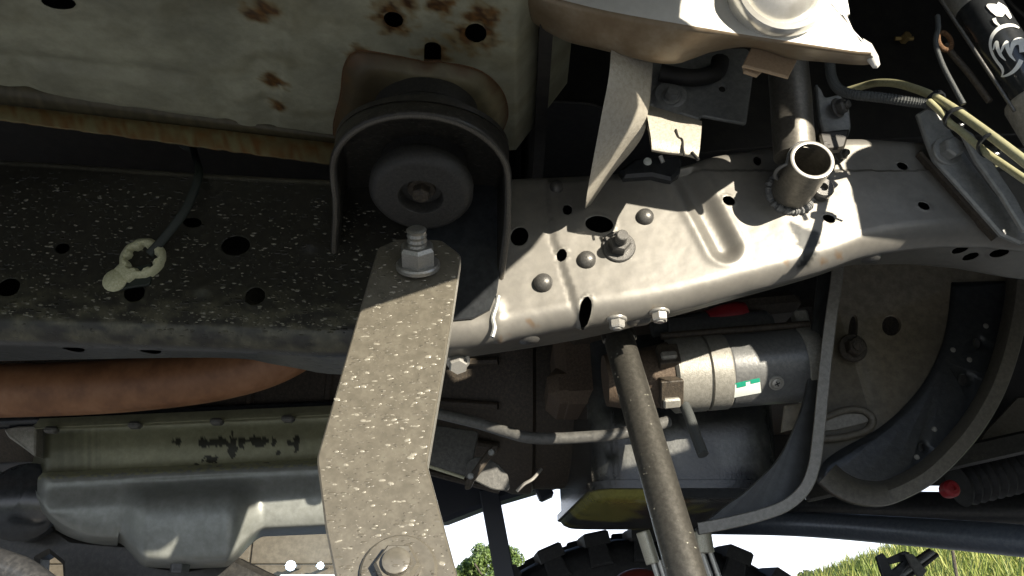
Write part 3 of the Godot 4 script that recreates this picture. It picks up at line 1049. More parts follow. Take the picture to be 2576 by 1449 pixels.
func rail() -> void:
	rail_lines()
	var o := thing("chassis_rail", "grey painted steel chassis rail with rivets, holes and a welded seam", "chassis rail")
	var face_holes := []
	for q in [[1427, 530, 12, 13, 0.0], [1507, 566, 35, 21, 0.1], [1832, 507, 16, 12, 0.4], [1473, 778, 15, 32, 0.2], [2270, 418, 14, 9, 0.5], [2322, 520, 15, 9, 0.5], [1905, 405, 10, 12, 0.0], [1413, 643, 13, 16, 0.2],
			[593, 618, 36, 24, 0.0], [338, 737, 26, 22, 0.0], [642, 745, 25, 22, 0.0], [22, 723, 28, 22, -0.2], [157, 625, 18, 13, 0.0], [484, 560, 24, 12, 0.1], [1307, 595, 22, 24, 0.3], [2084, 552, 16, 10, 0.4]]:
		var c := pz(q[0], q[1], FACE)
		var ex := pz(q[0] + q[2], q[1], FACE).distance_to(c)
		var ey := pz(q[0], q[1] + q[3], FACE).distance_to(c)
		face_holes.append([Vector2(c.x, c.y), ex, ey, -q[4]])
	var low_holes := []
	for q in [[175, 872, 30, 13], [370, 877, 30, 13], [2415, 629, 17, 9], [2441, 645, 16, 9], [2512, 632, 20, 9], [2452, 856, 8, 8]]:
		var c := pz(q[0], q[1], FACE)
		var y := along(low_line, c.x)
		c = plevel(q[0], q[1], y)
		low_holes.append([Vector2(c.x, c.z), plevel(q[0] + q[2], q[1], y).distance_to(c), plevel(q[0], q[1] + q[3], y).distance_to(c), 0.0])
	var seam := PackedVector2Array()
	for q in [[1372, 430], [1382, 540], [1392, 600], [1418, 680], [1437, 735], [1455, 800], [1462, 860]]:
		var w := pz(q[0], q[1], FACE)
		seam.append(Vector2(w.x, w.y))
	var ga := pz(1700, 395, FACE)
	var gb := pz(1822, 622, FACE)
	var g1 := Vector2(ga.x, ga.y)
	var g2 := Vector2(gb.x, gb.y)
	var hose_shadow := onz([1984, 556, 2030, 580, 2062, 590, 2052, 640, 2035, 662, 2010, 668, 2022, 640, 1998, 600], FACE)  # dark streak painted where the hoses throw their shadow
	var dents := []
	for q in [[782, 612, 34, 0.003], [510, 722, 36, 0.0025], [560, 490, 26, 0.002], [1395, 468, 20, 0.004], [640, 250, 10, 0.0]]:
		var w := pz(q[0], q[1], FACE)
		dents.append([Vector2(w.x, w.y), q[2] * 0.00037, q[3]])
	var step := 0.0027
	for part in [["shade_toned_rear_section", -1.25, -0.075, "undercoat"], ["painted_front_section", -0.075, 0.95, "frame_paint"]]:
		var p := []
		var cols := []
		var gone := []
		var x: float = part[1]
		var last := false
		while true:
			var yt := along(top_line, x)
			var yb := along(low_line, x)
			var wd := along(wide_line, x)
			var base := PackedVector3Array()
			var nor := PackedVector3Array()
			var kind := PackedByteArray()
			for k in 4:
				base.append(Vector3(x, yt, FACE - 0.065 + 0.016 * k)); nor.append(Vector3.UP); kind.append(2)
			for k in 5:
				var a := PI / 2 * (1.0 - k / 5.0)
				base.append(Vector3(x, yt - 0.011 + 0.011 * sin(a), FACE - 0.011 + 0.011 * cos(a))); nor.append(Vector3(0, sin(a), cos(a))); kind.append(2)
			for k in 67:
				base.append(Vector3(x, lerpf(yt - 0.011, yb + 0.020, k / 66.0), FACE)); nor.append(Vector3.BACK); kind.append(0)
			for k in range(1, 10):
				var a := PI / 2 * k / 9.0
				base.append(Vector3(x, yb + 0.020 - 0.020 * sin(a), FACE - 0.020 + 0.020 * cos(a))); nor.append(Vector3(0, -sin(a), cos(a))); kind.append(0 if k < 7 else 3)
			for k in range(1, 25):
				base.append(Vector3(x, yb, lerpf(FACE - 0.020, FACE - wd + 0.006, k / 24.0))); nor.append(Vector3.DOWN); kind.append(1)
			for k in range(1, 4):
				var a := PI / 2 * k / 3.0
				base.append(Vector3(x, yb + 0.006 - 0.006 * cos(a), FACE - wd + 0.006 - 0.006 * sin(a))); nor.append(Vector3(0, -cos(a), -sin(a))); kind.append(2)
			base.append(Vector3(x, yb + 0.05, FACE - wd)); nor.append(Vector3.FORWARD); kind.append(2)
			base.append(Vector3(x, yt - 0.004, FACE - maxf(wd, 0.066))); nor.append(Vector3.FORWARD); kind.append(2)
			var row := PackedVector3Array()
			var cr := PackedColorArray()
			var gr := PackedByteArray()
			for j in base.size():
				var b := base[j]
				var g := 0
				var d := 0.0
				var col := Color(1, 1, 1)
				if kind[j] != 2:
					var q := Vector2(b.x, b.y) if kind[j] != 1 else Vector2(b.x, b.z)
					for h in (low_holes if kind[j] == 1 else face_holes):
						var rel: Vector2 = (q - h[0]).rotated(-h[3])
						if absf(rel.x) > h[1] * 1.5 or absf(rel.y) > h[2] * 1.5: continue
						var e := Vector2(rel.x / h[1], rel.y / h[2])
						var l := e.length()
						if l < 1.0:
							g = 1
							if l > 1.0 - step * 1.5 / minf(h[1], h[2]) and l > 0.2:
								e /= l
								q = h[0] + Vector2(e.x * h[1], e.y * h[2]).rotated(h[3])
						elif l < 1.4: d += 0.0006 * (1.4 - l) / 0.4
					if kind[j] == 1: b = Vector3(q.x, b.y, q.y)
					else: b = Vector3(q.x, q.y, b.z)
					if part[1] > -0.5:
						# the pressed channel, the lapped plate and its weld, and a hose shadow painted as colour
						var gd := smooth_seg(q, g1, g2)
						d -= 0.0075 * smoothstep(0.0165, 0.003, gd)
						d += 0.0012 * exp(-pow((gd - 0.019) / 0.004, 2.0))
						if kind[j] != 1:
							for i in seam.size() - 1:
								if q.y <= seam[i].y and q.y > seam[i + 1].y:
									var t := (q.y - seam[i].y) / (seam[i + 1].y - seam[i].y)
									var sx := lerpf(seam[i].x, seam[i + 1].x, t) + 0.0012 * noise.get_noise_1d(q.y * 160.0)
									d += 0.0016 * smoothstep(-0.0026, 0.0026, q.x - sx)
									d -= 0.0007 * exp(-pow((q.x - sx + 0.001) / 0.0026, 2.0))
						# weld where the mount bracket meets the rail
						var wd1 := smooth_seg(q, Vector2(-0.016, EYE.y + 0.268), Vector2(-0.010, EYE.y + 0.235))
						d += 0.002 * exp(-pow(wd1 / 0.006, 2.0)) * (0.8 + 0.5 * noise.get_noise_2d(q.x * 60.0, q.y * 60.0))
						var k := 0.86 + 0.13 * noise.get_noise_2d(q.x * 11.0, q.y * 11.0)
						col = Color(k, k, k)
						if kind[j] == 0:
							var sd := sdf(q, hose_shadow) if Rect2(0.2, EYE.y + 0.28, 0.12, 0.12).has_point(q) else 1.0
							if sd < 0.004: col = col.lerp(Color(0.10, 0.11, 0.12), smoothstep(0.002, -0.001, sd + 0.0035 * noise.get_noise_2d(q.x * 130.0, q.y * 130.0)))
						elif kind[j] == 1: col = Color(0.70, 0.69, 0.66) * k
						var ru := noise.get_noise_2d(q.x * 30.0 + 7.0, q.y * 30.0)
						if kind[j] != 1 and ru > 0.44 and b.y < yb + 0.02 and b.x < 0.33: col = col.lerp(Color(0.75, 0.42, 0.16), clampf((ru - 0.44) * 4.0, 0.0, 0.6))
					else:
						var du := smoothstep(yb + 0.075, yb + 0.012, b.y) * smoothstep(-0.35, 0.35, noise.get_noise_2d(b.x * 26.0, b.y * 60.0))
						col = Color(0.20, 0.20, 0.20).lerp(Color(1.0, 1.0, 0.86), du * 0.75)  # dark base tone carries the shade, paler dust gathers near the bottom
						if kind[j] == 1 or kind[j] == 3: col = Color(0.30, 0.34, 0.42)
					for c in dents:
						var dd: float = q.distance_to(c[0]) / c[1]
						if dd < 1.6: d += c[2] * exp(-dd * dd * 2.0)
					d += 0.00025 * noise.get_noise_3d(b.x * 40.0, b.y * 40.0, b.z * 40.0)
				row.append(b + nor[j] * d)
				gr.append(g); cr.append(col)
			p.append(row); cols.append(cr); gone.append(gr)
			if last: break
			x += step if x > -0.53 and x < 0.55 else 0.03
			if x >= part[2]:
				x = part[2]
				last = true
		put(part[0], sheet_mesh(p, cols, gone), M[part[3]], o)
	# the inner side of the box section, seen through the holes
	var s := Soup.new()
	var ra := []
	for i in 60:
		var x := -1.25 + 2.2 * i / 59.0
		ra.append(PackedVector3Array([Vector3(x, along(top_line, x) - 0.004, FACE - 0.062), Vector3(x, along(low_line, x) + 0.006, FACE - along(wide_line, x) + 0.006)]))
	put("inner_web", sheet_mesh(ra, [], []), M["inner_body"], o)
	s = Soup.new()
	var fr := RandomNumberGenerator.new()
	fr.seed = 77
	for i in 2100:
		var x := fr.randf_range(-0.75, -0.10)
		var yb := along(low_line, x)
		var h := pow(fr.randf(), 1.5) * (along(top_line, x) - yb - 0.05) + 0.022
		var clear := true
		for q in face_holes:
			if Vector2(x, yb + h).distance_to(q[0]) < q[1] * 1.25: clear = false
		if clear: fleck(s, Vector3(x, yb + h, FACE + 0.0001), Vector3.RIGHT.rotated(Vector3.BACK, fr.randf_range(-0.25, 0.15)), Vector3.BACK, 0.0007 + 0.0020 * pow(fr.randf(), 3.0), fr)
	tag(obj("mud_flecks", s, M["dull_fleck"], o, 70.0), "", "", "", "stuff")
	# rivets and the bolt
	for q in [[1623, 546, 24], [1476, 654, 25], [1367, 711, 25], [1400, 470, 20]]:
		s = Soup.new()
		var at := pz(q[0], q[1], FACE + 0.0014)
		var r: float = q[2] * 0.000365
		s.lathe([[r, 0.0], [r * 0.97, r * 0.22], [r * 0.85, r * 0.48], [r * 0.6, r * 0.68], [r * 0.3, r * 0.78], [0.0, r * 0.80]], aim(at, Vector3.BACK), 20)
		obj("rivet", s, M["bolt_steel"], o, 60.0)
	bolt(o, pz(1556, 622, FACE + 0.001), Vector3(0.02, 0.02, 1), 0.0108, M["bolt_steel"], 0.016, 1.5)
	for q in [[1553, 822], [1660, 795]]:
		var at := pz(q[0], q[1] + 12, FACE - 0.012)
		at.y = along(low_line, at.x)
		bolt(o, at, Vector3(0, -1, 0.05), 0.0075, M["bright_zinc"], 0.004, 1.3, "lower_bolt")
	for q in [[1330, 872, 26], [1600, 800, 22], [1610, 795, 24], [2190, 655, 30]]:
		s = Soup.new()
		var at := pz(q[0], q[1], FACE - 0.03)
		at.y = along(low_line, at.x) + 0.001
		s.lathe([[0.011, 0.0], [0.0085, 0.0035], [0.0, 0.005]], aim(at, Vector3.DOWN), 18)
		obj("bottom_plug", s, M["bolt_steel"], o, 60.0)
	# dropped lamp bolt by the bar
	bolt(o, pz(1152, 905, FACE - 0.05), Vector3(0.1, -0.8, 0.6), 0.0095, M["bright_zinc"], 0.0, 1.25, "lower_bolt")
	bolt(o, pz(2144, 876, FACE - 0.27), Vector3(0, -0.1, 1), 0.012, M["engine_grime"], 0.008, 1.5, "inner_bolt")

func rail_fittings() -> void:
	# gusset at the front of the rail with its bolt
	var g := thing("front_gusset", "blue grey gusset plate with one flanged bolt at the right end of the rail", "gusset")
	var s := Soup.new()
	s.plate(onz([2308, 285, 2345, 262, 2380, 305, 2440, 400, 2500, 480, 2560, 545, 2600, 600, 2570, 612, 2520, 590, 2440, 500, 2350, 400, 2330, 350], FACE + 0.022), [], atz(FACE + 0.022), 0.005, 0.002)
	obj("plate", s, M["gusset_grey"], g, 30.0)
	s = Soup.new()
	s.plate(onz([2318, 374, 2345, 402, 2440, 508, 2515, 592, 2508, 596, 2430, 512, 2338, 408, 2314, 381], FACE + 0.010), [], atz(FACE + 0.010), 0.010, 0.002)
	obj("weld_edge", s, M["engine_grime"], g, 30.0)
	s = Soup.new()
	s.plate(onz([2410, 310, 2450, 335, 2560, 500, 2600, 580, 2576, 580, 2520, 490, 2455, 400], FACE + 0.05), [], atz(FACE + 0.05), 0.005, 0.0015)
	obj("rolled_flange", s, M["gusset_grey"], g, 30.0)
	bolt(g, pz(2380, 382, FACE + 0.022), Vector3(0.15, -0.1, 1), 0.0105, M["gusset_grey"], 0.0, 1.45)
	# small plates on top of the rail behind the knife shaped brace
	var p := thing("bracket_plate", "grey bracket plate with a bolt, right of the pale brace", "bracket")
	zplate("plate", [1600, 120, 1880, 120, 1900, 150, 1878, 312, 1765, 291, 1760, 300, 1640, 262, 1618, 280], -0.745, 0.004, M["gusset_grey"], p, [holez(1818, 221, 9, 9, -0.745)], 0.0015, 0.004)
	s = Soup.new()
	s.lathe([[0.0215, 0.0], [0.0175, 0.006], [0.0125, 0.0075], [0.0, 0.0075]], aim(pz(1686, 245, -0.745), Vector3.BACK), 28)
	obj("boss", s, M["gusset_grey"], p, 30.0)
	bolt(p, pz(1689, 243, -0.738), Vector3.BACK, 0.0075, M["gusset_grey"], 0.0, 1.4)
	s = Soup.new()
	s.tube(path3([pz(1660, 183, -0.735), pz(1740, 196, -0.735), pz(1800, 182, -0.735), pz(1812, 150, -0.735)], 6), 0.010, 10)
	obj("raised_bead", s, M["inner_body"], p)
	var t := thing("folded_tab", "sunlit pale steel tab with a crack, touching the brace", "tab")
	s = Soup.new()
	var ra := []
	for i in 15:
		var k := i / 14.0
		var a := pz(lerpf(1622, 1766, k), lerpf(262, 305, k), -0.606)
		var b := pz(lerpf(1640, 1757, k), 374 + 26 * k * k + 4 * sin(k * 5.0), -0.594)
		ra.append(PackedVector3Array([a + Vector3(0, 0.012, -0.02), a, a.lerp(b, 0.35) + Vector3(0, 0, 0.002), a.lerp(b, 0.8) + Vector3(0, 0, 0.003), b, b + Vector3(0, -0.001, -0.003), a.lerp(b, 0.5) + Vector3(0, 0, -0.004), a + Vector3(0, 0.008, -0.024)]))
	put("sheet", sheet_mesh(ra, [], []), M["bare_steel"], t)
	s = Soup.new()
	s.tube(path3([pz(1700, 326, -0.5970), pz(1706, 345, -0.5955), pz(1716, 352, -0.5945), pz(1718, 376, -0.592), pz(1722, 393, -0.592)], 4), 0.0011, 6)
	obj("crack", s, M["black_paint"], t)
	s = Soup.new()
	s.tube(path3([pz(1740, 384, -0.592), pz(1757, 402, -0.590)], 3), 0.0016, 6)
	obj("torn_edge", s, M["black_paint"], t)
	var bb := thing("black_clip_bracket", "small black bracket with a pale plug on top of the rail, under the tab", "bracket")
	s = Soup.new()
	s.plate(onz([1560, 425, 1600, 396, 1700, 388, 1716, 396, 1712, 432, 1690, 452, 1640, 440, 1570, 445], FACE + 0.012), [], atz(FACE + 0.012), 0.014, 0.003)
	obj("bracket_body", s, M["shock_black"], bb, 30.0)
	s = Soup.new()
	s.lathe([[0.0042, 0.0], [0.0036, 0.002], [0.0, 0.0028]], aim(pz(1629, 407, FACE + 0.012), Vector3.BACK), 14)
	obj("plug", s, M["label_white"], bb, 60.0)
	s = Soup.new()
	s.tube(PackedVector3Array([pz(1661, 392, FACE + 0.016), pz(1668, 409, FACE + 0.014)]), 0.0022, 8)
	obj("pin", s, M["bright_zinc"], bb)
	# harness clip on its strap over the dark part of the rail
	var c := thing("cable_clip", "pale yellow ring clip on a dark green strap, on the shaded rail", "clip")
	s = Soup.new()
	var cc := pz(356, 648, FACE + 0.006)
	var ring := PackedVector2Array()
	var inner := PackedVector2Array()
	for i in 40:
		var a := TAU * i / 40
		var w := 0.0205 + 0.0010 * noise.get_noise_1d(i * 0.8)
		if a > 3.6 and a < 4.5: w += 0.006
		ring.append(Vector2(cos(a) * w * 1.02, sin(a) * w))
		var r := 0.0125 + (0.0028 if i % 5 < 2 else 0.0)
		inner.append(Vector2(cos(a) * r, sin(a) * r * 0.9))
	s.plate(ring, [inner], Transform3D(Basis(), cc + Vector3(0, 0, 0.003)), 0.009, 0.003)
	obj("ring", s, M["pale_plastic"], c, 50.0)
	s = Soup.new()
	s.lathe([[0.0105, 0.0], [0.0115, 0.003], [0.008, 0.006], [0.0, 0.007]], aim(pz(292, 708, FACE + 0.003), Vector3(0, 0, 1)), 16)
	obj("blob", s, M["pale_plastic"], c, 60.0)
	s = Soup.new()
	s.plate(rounded(onz([318, 676, 384, 660, 376, 716, 330, 722, 286, 732, 262, 712], FACE + 0.0035), 0.004), [], atz(FACE + 0.0035), 0.003, 0.001)
	obj("foot", s, M["green_strap"], c, 40.0)
	s = Soup.new()
	var st := path3([pz(478, 348, -0.745), pz(492, 395, -0.715), pz(500, 440, -0.690), pz(470, 520, -0.688), pz(420, 590, -0.690), pz(375, 640, -0.693)], 8)
	s.tube(st, 0.0042, 10, true, 0.35)
	obj("strap", s, M["green_strap"], c)
	s = Soup.new()
	s.lathe([[0.014, 0.0], [0.013, 0.006], [0.006, 0.009], [0.0, 0.0095]], aim(pz(478, 350, -0.758), Vector3(0, -0.3, 1)), 18)
	obj("button", s, M["green_strap"], c, 50.0)

# a dried drop: a low oval dome lying on a surface
func fleck(s: Soup, at: Vector3, along_: Vector3, n: Vector3, r: float, fr: RandomNumberGenerator) -> void:
	var side := n.cross(along_).normalized()
	var w := r * fr.randf_range(0.25, 0.6)
	var h := minf(r, 0.0012) * fr.randf_range(0.3, 0.6)
	var rings := []
	for l in [[1.0, 0.0], [0.75, 0.7]]:
		var ring := PackedVector3Array()
		for k in 6:
			var a := TAU * k / 6
			ring.append(at + along_ * cos(a) * r * l[0] + side * sin(a) * w * l[0] + n * h * l[1])
		rings.append(ring)
	s.rings(rings, true, false, false)
	var top: PackedVector3Array = rings[1]
	for k in 6: s.tri(top[k], at + n * h, top[(k + 1) % 6])

func far_rail() -> void:
	var o := thing("far_chassis_rail", "dark far chassis rail rising above the bright gap", "chassis rail")
	var s := Soup.new()
	s.plate(onz([-1400, 1330, 0, 1330, 900, 1330, 1120, 1312, 1250, 1262, 1400, 1218, 1800, 1120, 2600, 1080, 3400, 1080, 3400, 820, 2600, 800, 1800, 840, 1400, 940, 1100, 1060, 0, 1090, -1400, 1090], -1.50), [], atz(-1.50), 0.07, 0.008)
	obj("web", s, M["rail_blue_black"], o, 40.0)
	s = Soup.new()
	s.box(Transform3D(Basis(Vector3.FORWARD, -0.42), pz(1368, 1236, -1.47)), Vector3(0.028, 0.03, 0.03), 0.004)
	obj("step_bracket", s, M["rail_blue_black"], o)
	var b := thing("dark_post", "dark flat post standing in the bright gap, left of the far tyre", "post")
	s = Soup.new()
	var a := pz(1229, 1230, -1.46)
	var c := pz(1290, 1560, -1.46)
	var dir := (c - a).normalized()
	var xf := Transform3D(Basis(Vector3(0, 0, 1).cross(dir) * -1.0, dir, Vector3(0, 0, 1)), (a + c) / 2)
	s.box(xf, Vector3(0.034, a.distance_to(c), 0.012), 0.002)
	obj("bar", s, M["rail_blue_black"], b)

# ---------------------------------------------------------------- body mount
func mount_bracket() -> void:
	var o := thing("body_mount_bracket", "black U shaped body mount bracket welded to the rail, holding the rubber bush", "bracket")
	var e := EYE.y
	var cx := -0.0815
	var outline := []     # plan of the tray, from the left end at the rail round to the right end
	for q in [[-0.1725, -0.712], [-0.169, -0.69], [-0.1635, -0.665], [-0.1605, -0.645]]: outline.append(Vector2(q[0], q[1]))
	for k in range(0, 25):
		var a := PI - PI * k / 24.0
		outline.append(Vector2(cx + 0.0787 * cos(a), -0.634 + 0.0787 * sin(a)))
	for q in [[-0.0028, -0.645], [-0.0035, -0.665], [-0.007, -0.688], [-0.012, -0.712]]: outline.append(Vector2(q[0], q[1]))
	var rows := []
	var n := outline.size()
	for i in n:
		var q: Vector2 = outline[i]
		var prev: Vector2 = outline[maxi(i - 1, 0)]
		var next: Vector2 = outline[mini(i + 1, n - 1)]
		var t := (next - prev).normalized()
		var inn := Vector2(-t.y, t.x)
		if inn.dot(Vector2(cx, -0.65) - q) < 0: inn = -inn
		var k := clampf((-0.62 - q.y) / 0.092, 0.0, 1.0)
		var low := 0.376 - 0.016 * clampf((-0.555 - q.y) / 0.08, 0.0, 1.0) - 0.046 * k
		if q.x > cx: low -= 0.034 * k * k
		var top := 0.397
		var f := func(d: float, y: float) -> Vector3: return Vector3(q.x + inn.x * d, e + y, q.y + inn.y * d)
		rows.append(PackedVector3Array([f.call(0.02, top), f.call(0.006, top - 0.001), f.call(0.0, top - 0.007), f.call(-0.0008, low + 0.012), f.call(-0.003, low + 0.004), f.call(-0.002, low), f.call(0.0025, low - 0.0005), f.call(0.0045, low + 0.003), f.call(0.0052, low + 0.012), f.call(0.0055, top - 0.013), f.call(0.010, top - 0.007), f.call(0.03, top - 0.006)]))
	rows.reverse()
	put("flange", sheet_mesh(rows, [], []), M["bracket_black"], o)
	var s := Soup.new()
	var ridge := PackedVector3Array()
	for q in rows: ridge.append(q[5].lerp(q[6], 0.5) + Vector3(0, 0.0008, 0))
	s.tube(ridge, 0.0024, 8)
	obj("worn_rim", s, M["worn_edge"], o)
	s = Soup.new()
	var pts := PackedVector2Array()
	for q in outline: pts.append(q)
	s.plate(pts, [], Transform3D(Basis(Vector3.RIGHT, PI / 2), Vector3(0, e + 0.391, 0)), 0.005, 0.0)
	obj("tray", s, M["bracket_black"], o)
	# gusset from the right wall, widened into a black sheet painting the shade inside
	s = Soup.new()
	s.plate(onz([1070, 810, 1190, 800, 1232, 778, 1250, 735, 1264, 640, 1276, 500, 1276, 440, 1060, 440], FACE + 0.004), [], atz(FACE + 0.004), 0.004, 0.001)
	obj("gusset_shade_plate", s, M["shock_black"], o)
	s = Soup.new()
	var bead := []
	for q in [[1254, 745], [1249, 770], [1240, 800], [1244, 825], [1238, 848]]: bead.append(pz(q[0], q[1], FACE + 0.001))
	s.tube(path3(bead, 6), 0.0024, 8)
	obj("weld_bead", s, M["gusset_grey"], o)
	# the bush
	var b := thing("rubber_bush", "round black rubber bush with a recessed bolt, inside the mount bracket", "bush")
	b.position = Vector3(-0.0815, e + 0.343, -0.634)
	b.rotation.x = -0.30
	s = Soup.new()
	s.lathe([[0.0, 0.044], [0.040, 0.043], [0.040, 0.026], [0.0445, 0.022], [0.0468, 0.016], [0.0468, 0.008], [0.0425, 0.002], [0.038, 0.0], [0.0205, 0.0], [0.0192, 0.002], [0.0185, 0.012], [0.0, 0.012]].map(func(q): return [q[0], -q[1]]), Transform3D(Basis(Vector3.RIGHT, PI), Vector3.ZERO), 48)
	obj("rubber", s, M["rubber"], b, 40.0)
	bolt(b, Vector3(0.0, 0.0125, 0.0), Vector3.DOWN, 0.0085, M["engine_grime"], 0.004, 1.5, "centre_bolt")
	# upper rubber between the tray and the floor
	var u := thing("upper_bush", "dark upper cushion between the floor pad and the mount bracket", "bush")
	s = Soup.new()
	s.lathe([[0.050, 0.0], [0.056, 0.005], [0.056, 0.026], [0.049, 0.032], [0.049, 0.047]], Transform3D(Basis(), Vector3(-0.0815, e + 0.3975, -0.645)), 40)
	obj("cushion", s, M["rubber"], u, 40.0)

func kinked_bar() -> void:
	var o := thing("kinked_flat_bar", "thick grey kinked flat bar bolted under the mount bracket", "flat bar")
	# plane of the bar: its foot leans out towards the viewer
	var wf := func(px: float, py: float) -> Vector3: return pdepth(px, py, 1.0 / (1.515 + (py - 625.0) * 0.000777))
	var a: Vector3 = wf.call(1050, 625)
	var b: Vector3 = wf.call(1000, 1430)
	var c: Vector3 = wf.call(1180, 1000)
	var up := (a - b).normalized()
	var n := (c - b).cross(up).normalized()
	if n.z < 0: n = -n
	var right := up.cross(n).normalized()
	var xf := Transform3D(Basis(right, up, n), b)
	var inv := xf.affine_inverse()
	var pts := PackedVector2Array()
	for q in pairs([950, 622, 1000, 600, 1110, 602, 1160, 640, 1131, 830, 1074, 1168, 1118, 1330, 1150, 1449, 1190, 1640, 880, 1640, 842, 1449, 818, 1330, 796, 1152, 904, 780]):
		var w: Vector3 = inv * wf.call(q.x, q.y)
		pts.append(Vector2(w.x, w.y))
	var s := Soup.new()
	s.plate(rounded(pts, 0.004, 3), [], xf, 0.008, 0.0013)
	obj("bar", s, M["bar_paint"], o, 25.0)
	s = Soup.new()
	var edge := PackedVector2Array()
	for q in pairs([1157, 655, 1131, 830, 1074, 1168, 1118, 1330, 1150, 1449, 1190, 1630]):
		var w: Vector3 = inv * wf.call(q.x, q.y)
		edge.append(Vector2(w.x + 0.0004, w.y))
	for i in edge.size() - 1:
		s.quad(xf * Vector3(edge[i].x - 0.0004, edge[i].y, -0.0008), xf * Vector3(edge[i + 1].x - 0.0004, edge[i + 1].y, -0.0008), xf * Vector3(edge[i + 1].x, edge[i + 1].y, -0.0022), xf * Vector3(edge[i].x, edge[i].y, -0.0022))
		s.quad(xf * Vector3(edge[i].x, edge[i].y, -0.0022), xf * Vector3(edge[i + 1].x, edge[i + 1].y, -0.0022), xf * Vector3(edge[i + 1].x, edge[i + 1].y, -0.0078), xf * Vector3(edge[i].x, edge[i].y, -0.0078))
	obj("cut_edge", s, M["cast_aluminium"], o, 30.0)
	s = Soup.new()
	var fr := RandomNumberGenerator.new()
	fr.seed = 78
	var keep := Soup.inset(pts if Soup.area(pts) > 0 else PackedVector2Array(range(pts.size()).map(func(i): return pts[pts.size() - 1 - i])), 0.002)
	while s.v.size() < 820 * 54:
		var q := Vector2(fr.randf_range(-0.07, 0.07), fr.randf_range(-0.06, 0.30))
		if Geometry2D.is_point_in_polygon(q, keep): fleck(s, xf * Vector3(q.x, q.y, 0.0), right.rotated(n, fr.randf_range(-0.3, 0.3)), n, 0.0003 + 0.0024 * pow(fr.randf(), 3.6), fr)
	tag(obj("paint_flecks", s, M["pale_fleck"], o, 70.0), "", "", "", "stuff")
	var nut: Vector3 = wf.call(1052, 672)
	bolt(o, nut, n + Vector3(0.02, 0.35, 0), 0.0145, M["nut_steel"], 0.020, 1.22, "top_nut")
	var low: Vector3 = wf.call(1003, 1440)
	s = Soup.new()
	s.lathe([[0.0225, 0.0], [0.0225, 0.002], [0.021, 0.0035], [0.0125, 0.0035], [0.011, 0.0015]], aim(low, n), 36, false)
	var lb := obj("lower_washer", s, M["bar_paint"], o, 30.0)
	s = Soup.new()
	s.lathe([[0.0135, 0.002], [0.0135, 0.010], [0.0115, 0.0125], [0.006, 0.0115], [0.0, 0.011]], aim(low, n), 6)
	obj("bolt_head", s, M["bar_paint"], lb, 25.0)
	s = Soup.new()
	s.lathe([[0.0085, 0.009], [0.0080, 0.0155], [0.006, 0.0165], [0.0, 0.0168]], aim(low, n), 20)
	obj("bolt_end", s, M["bar_paint"], lb, 40.0)

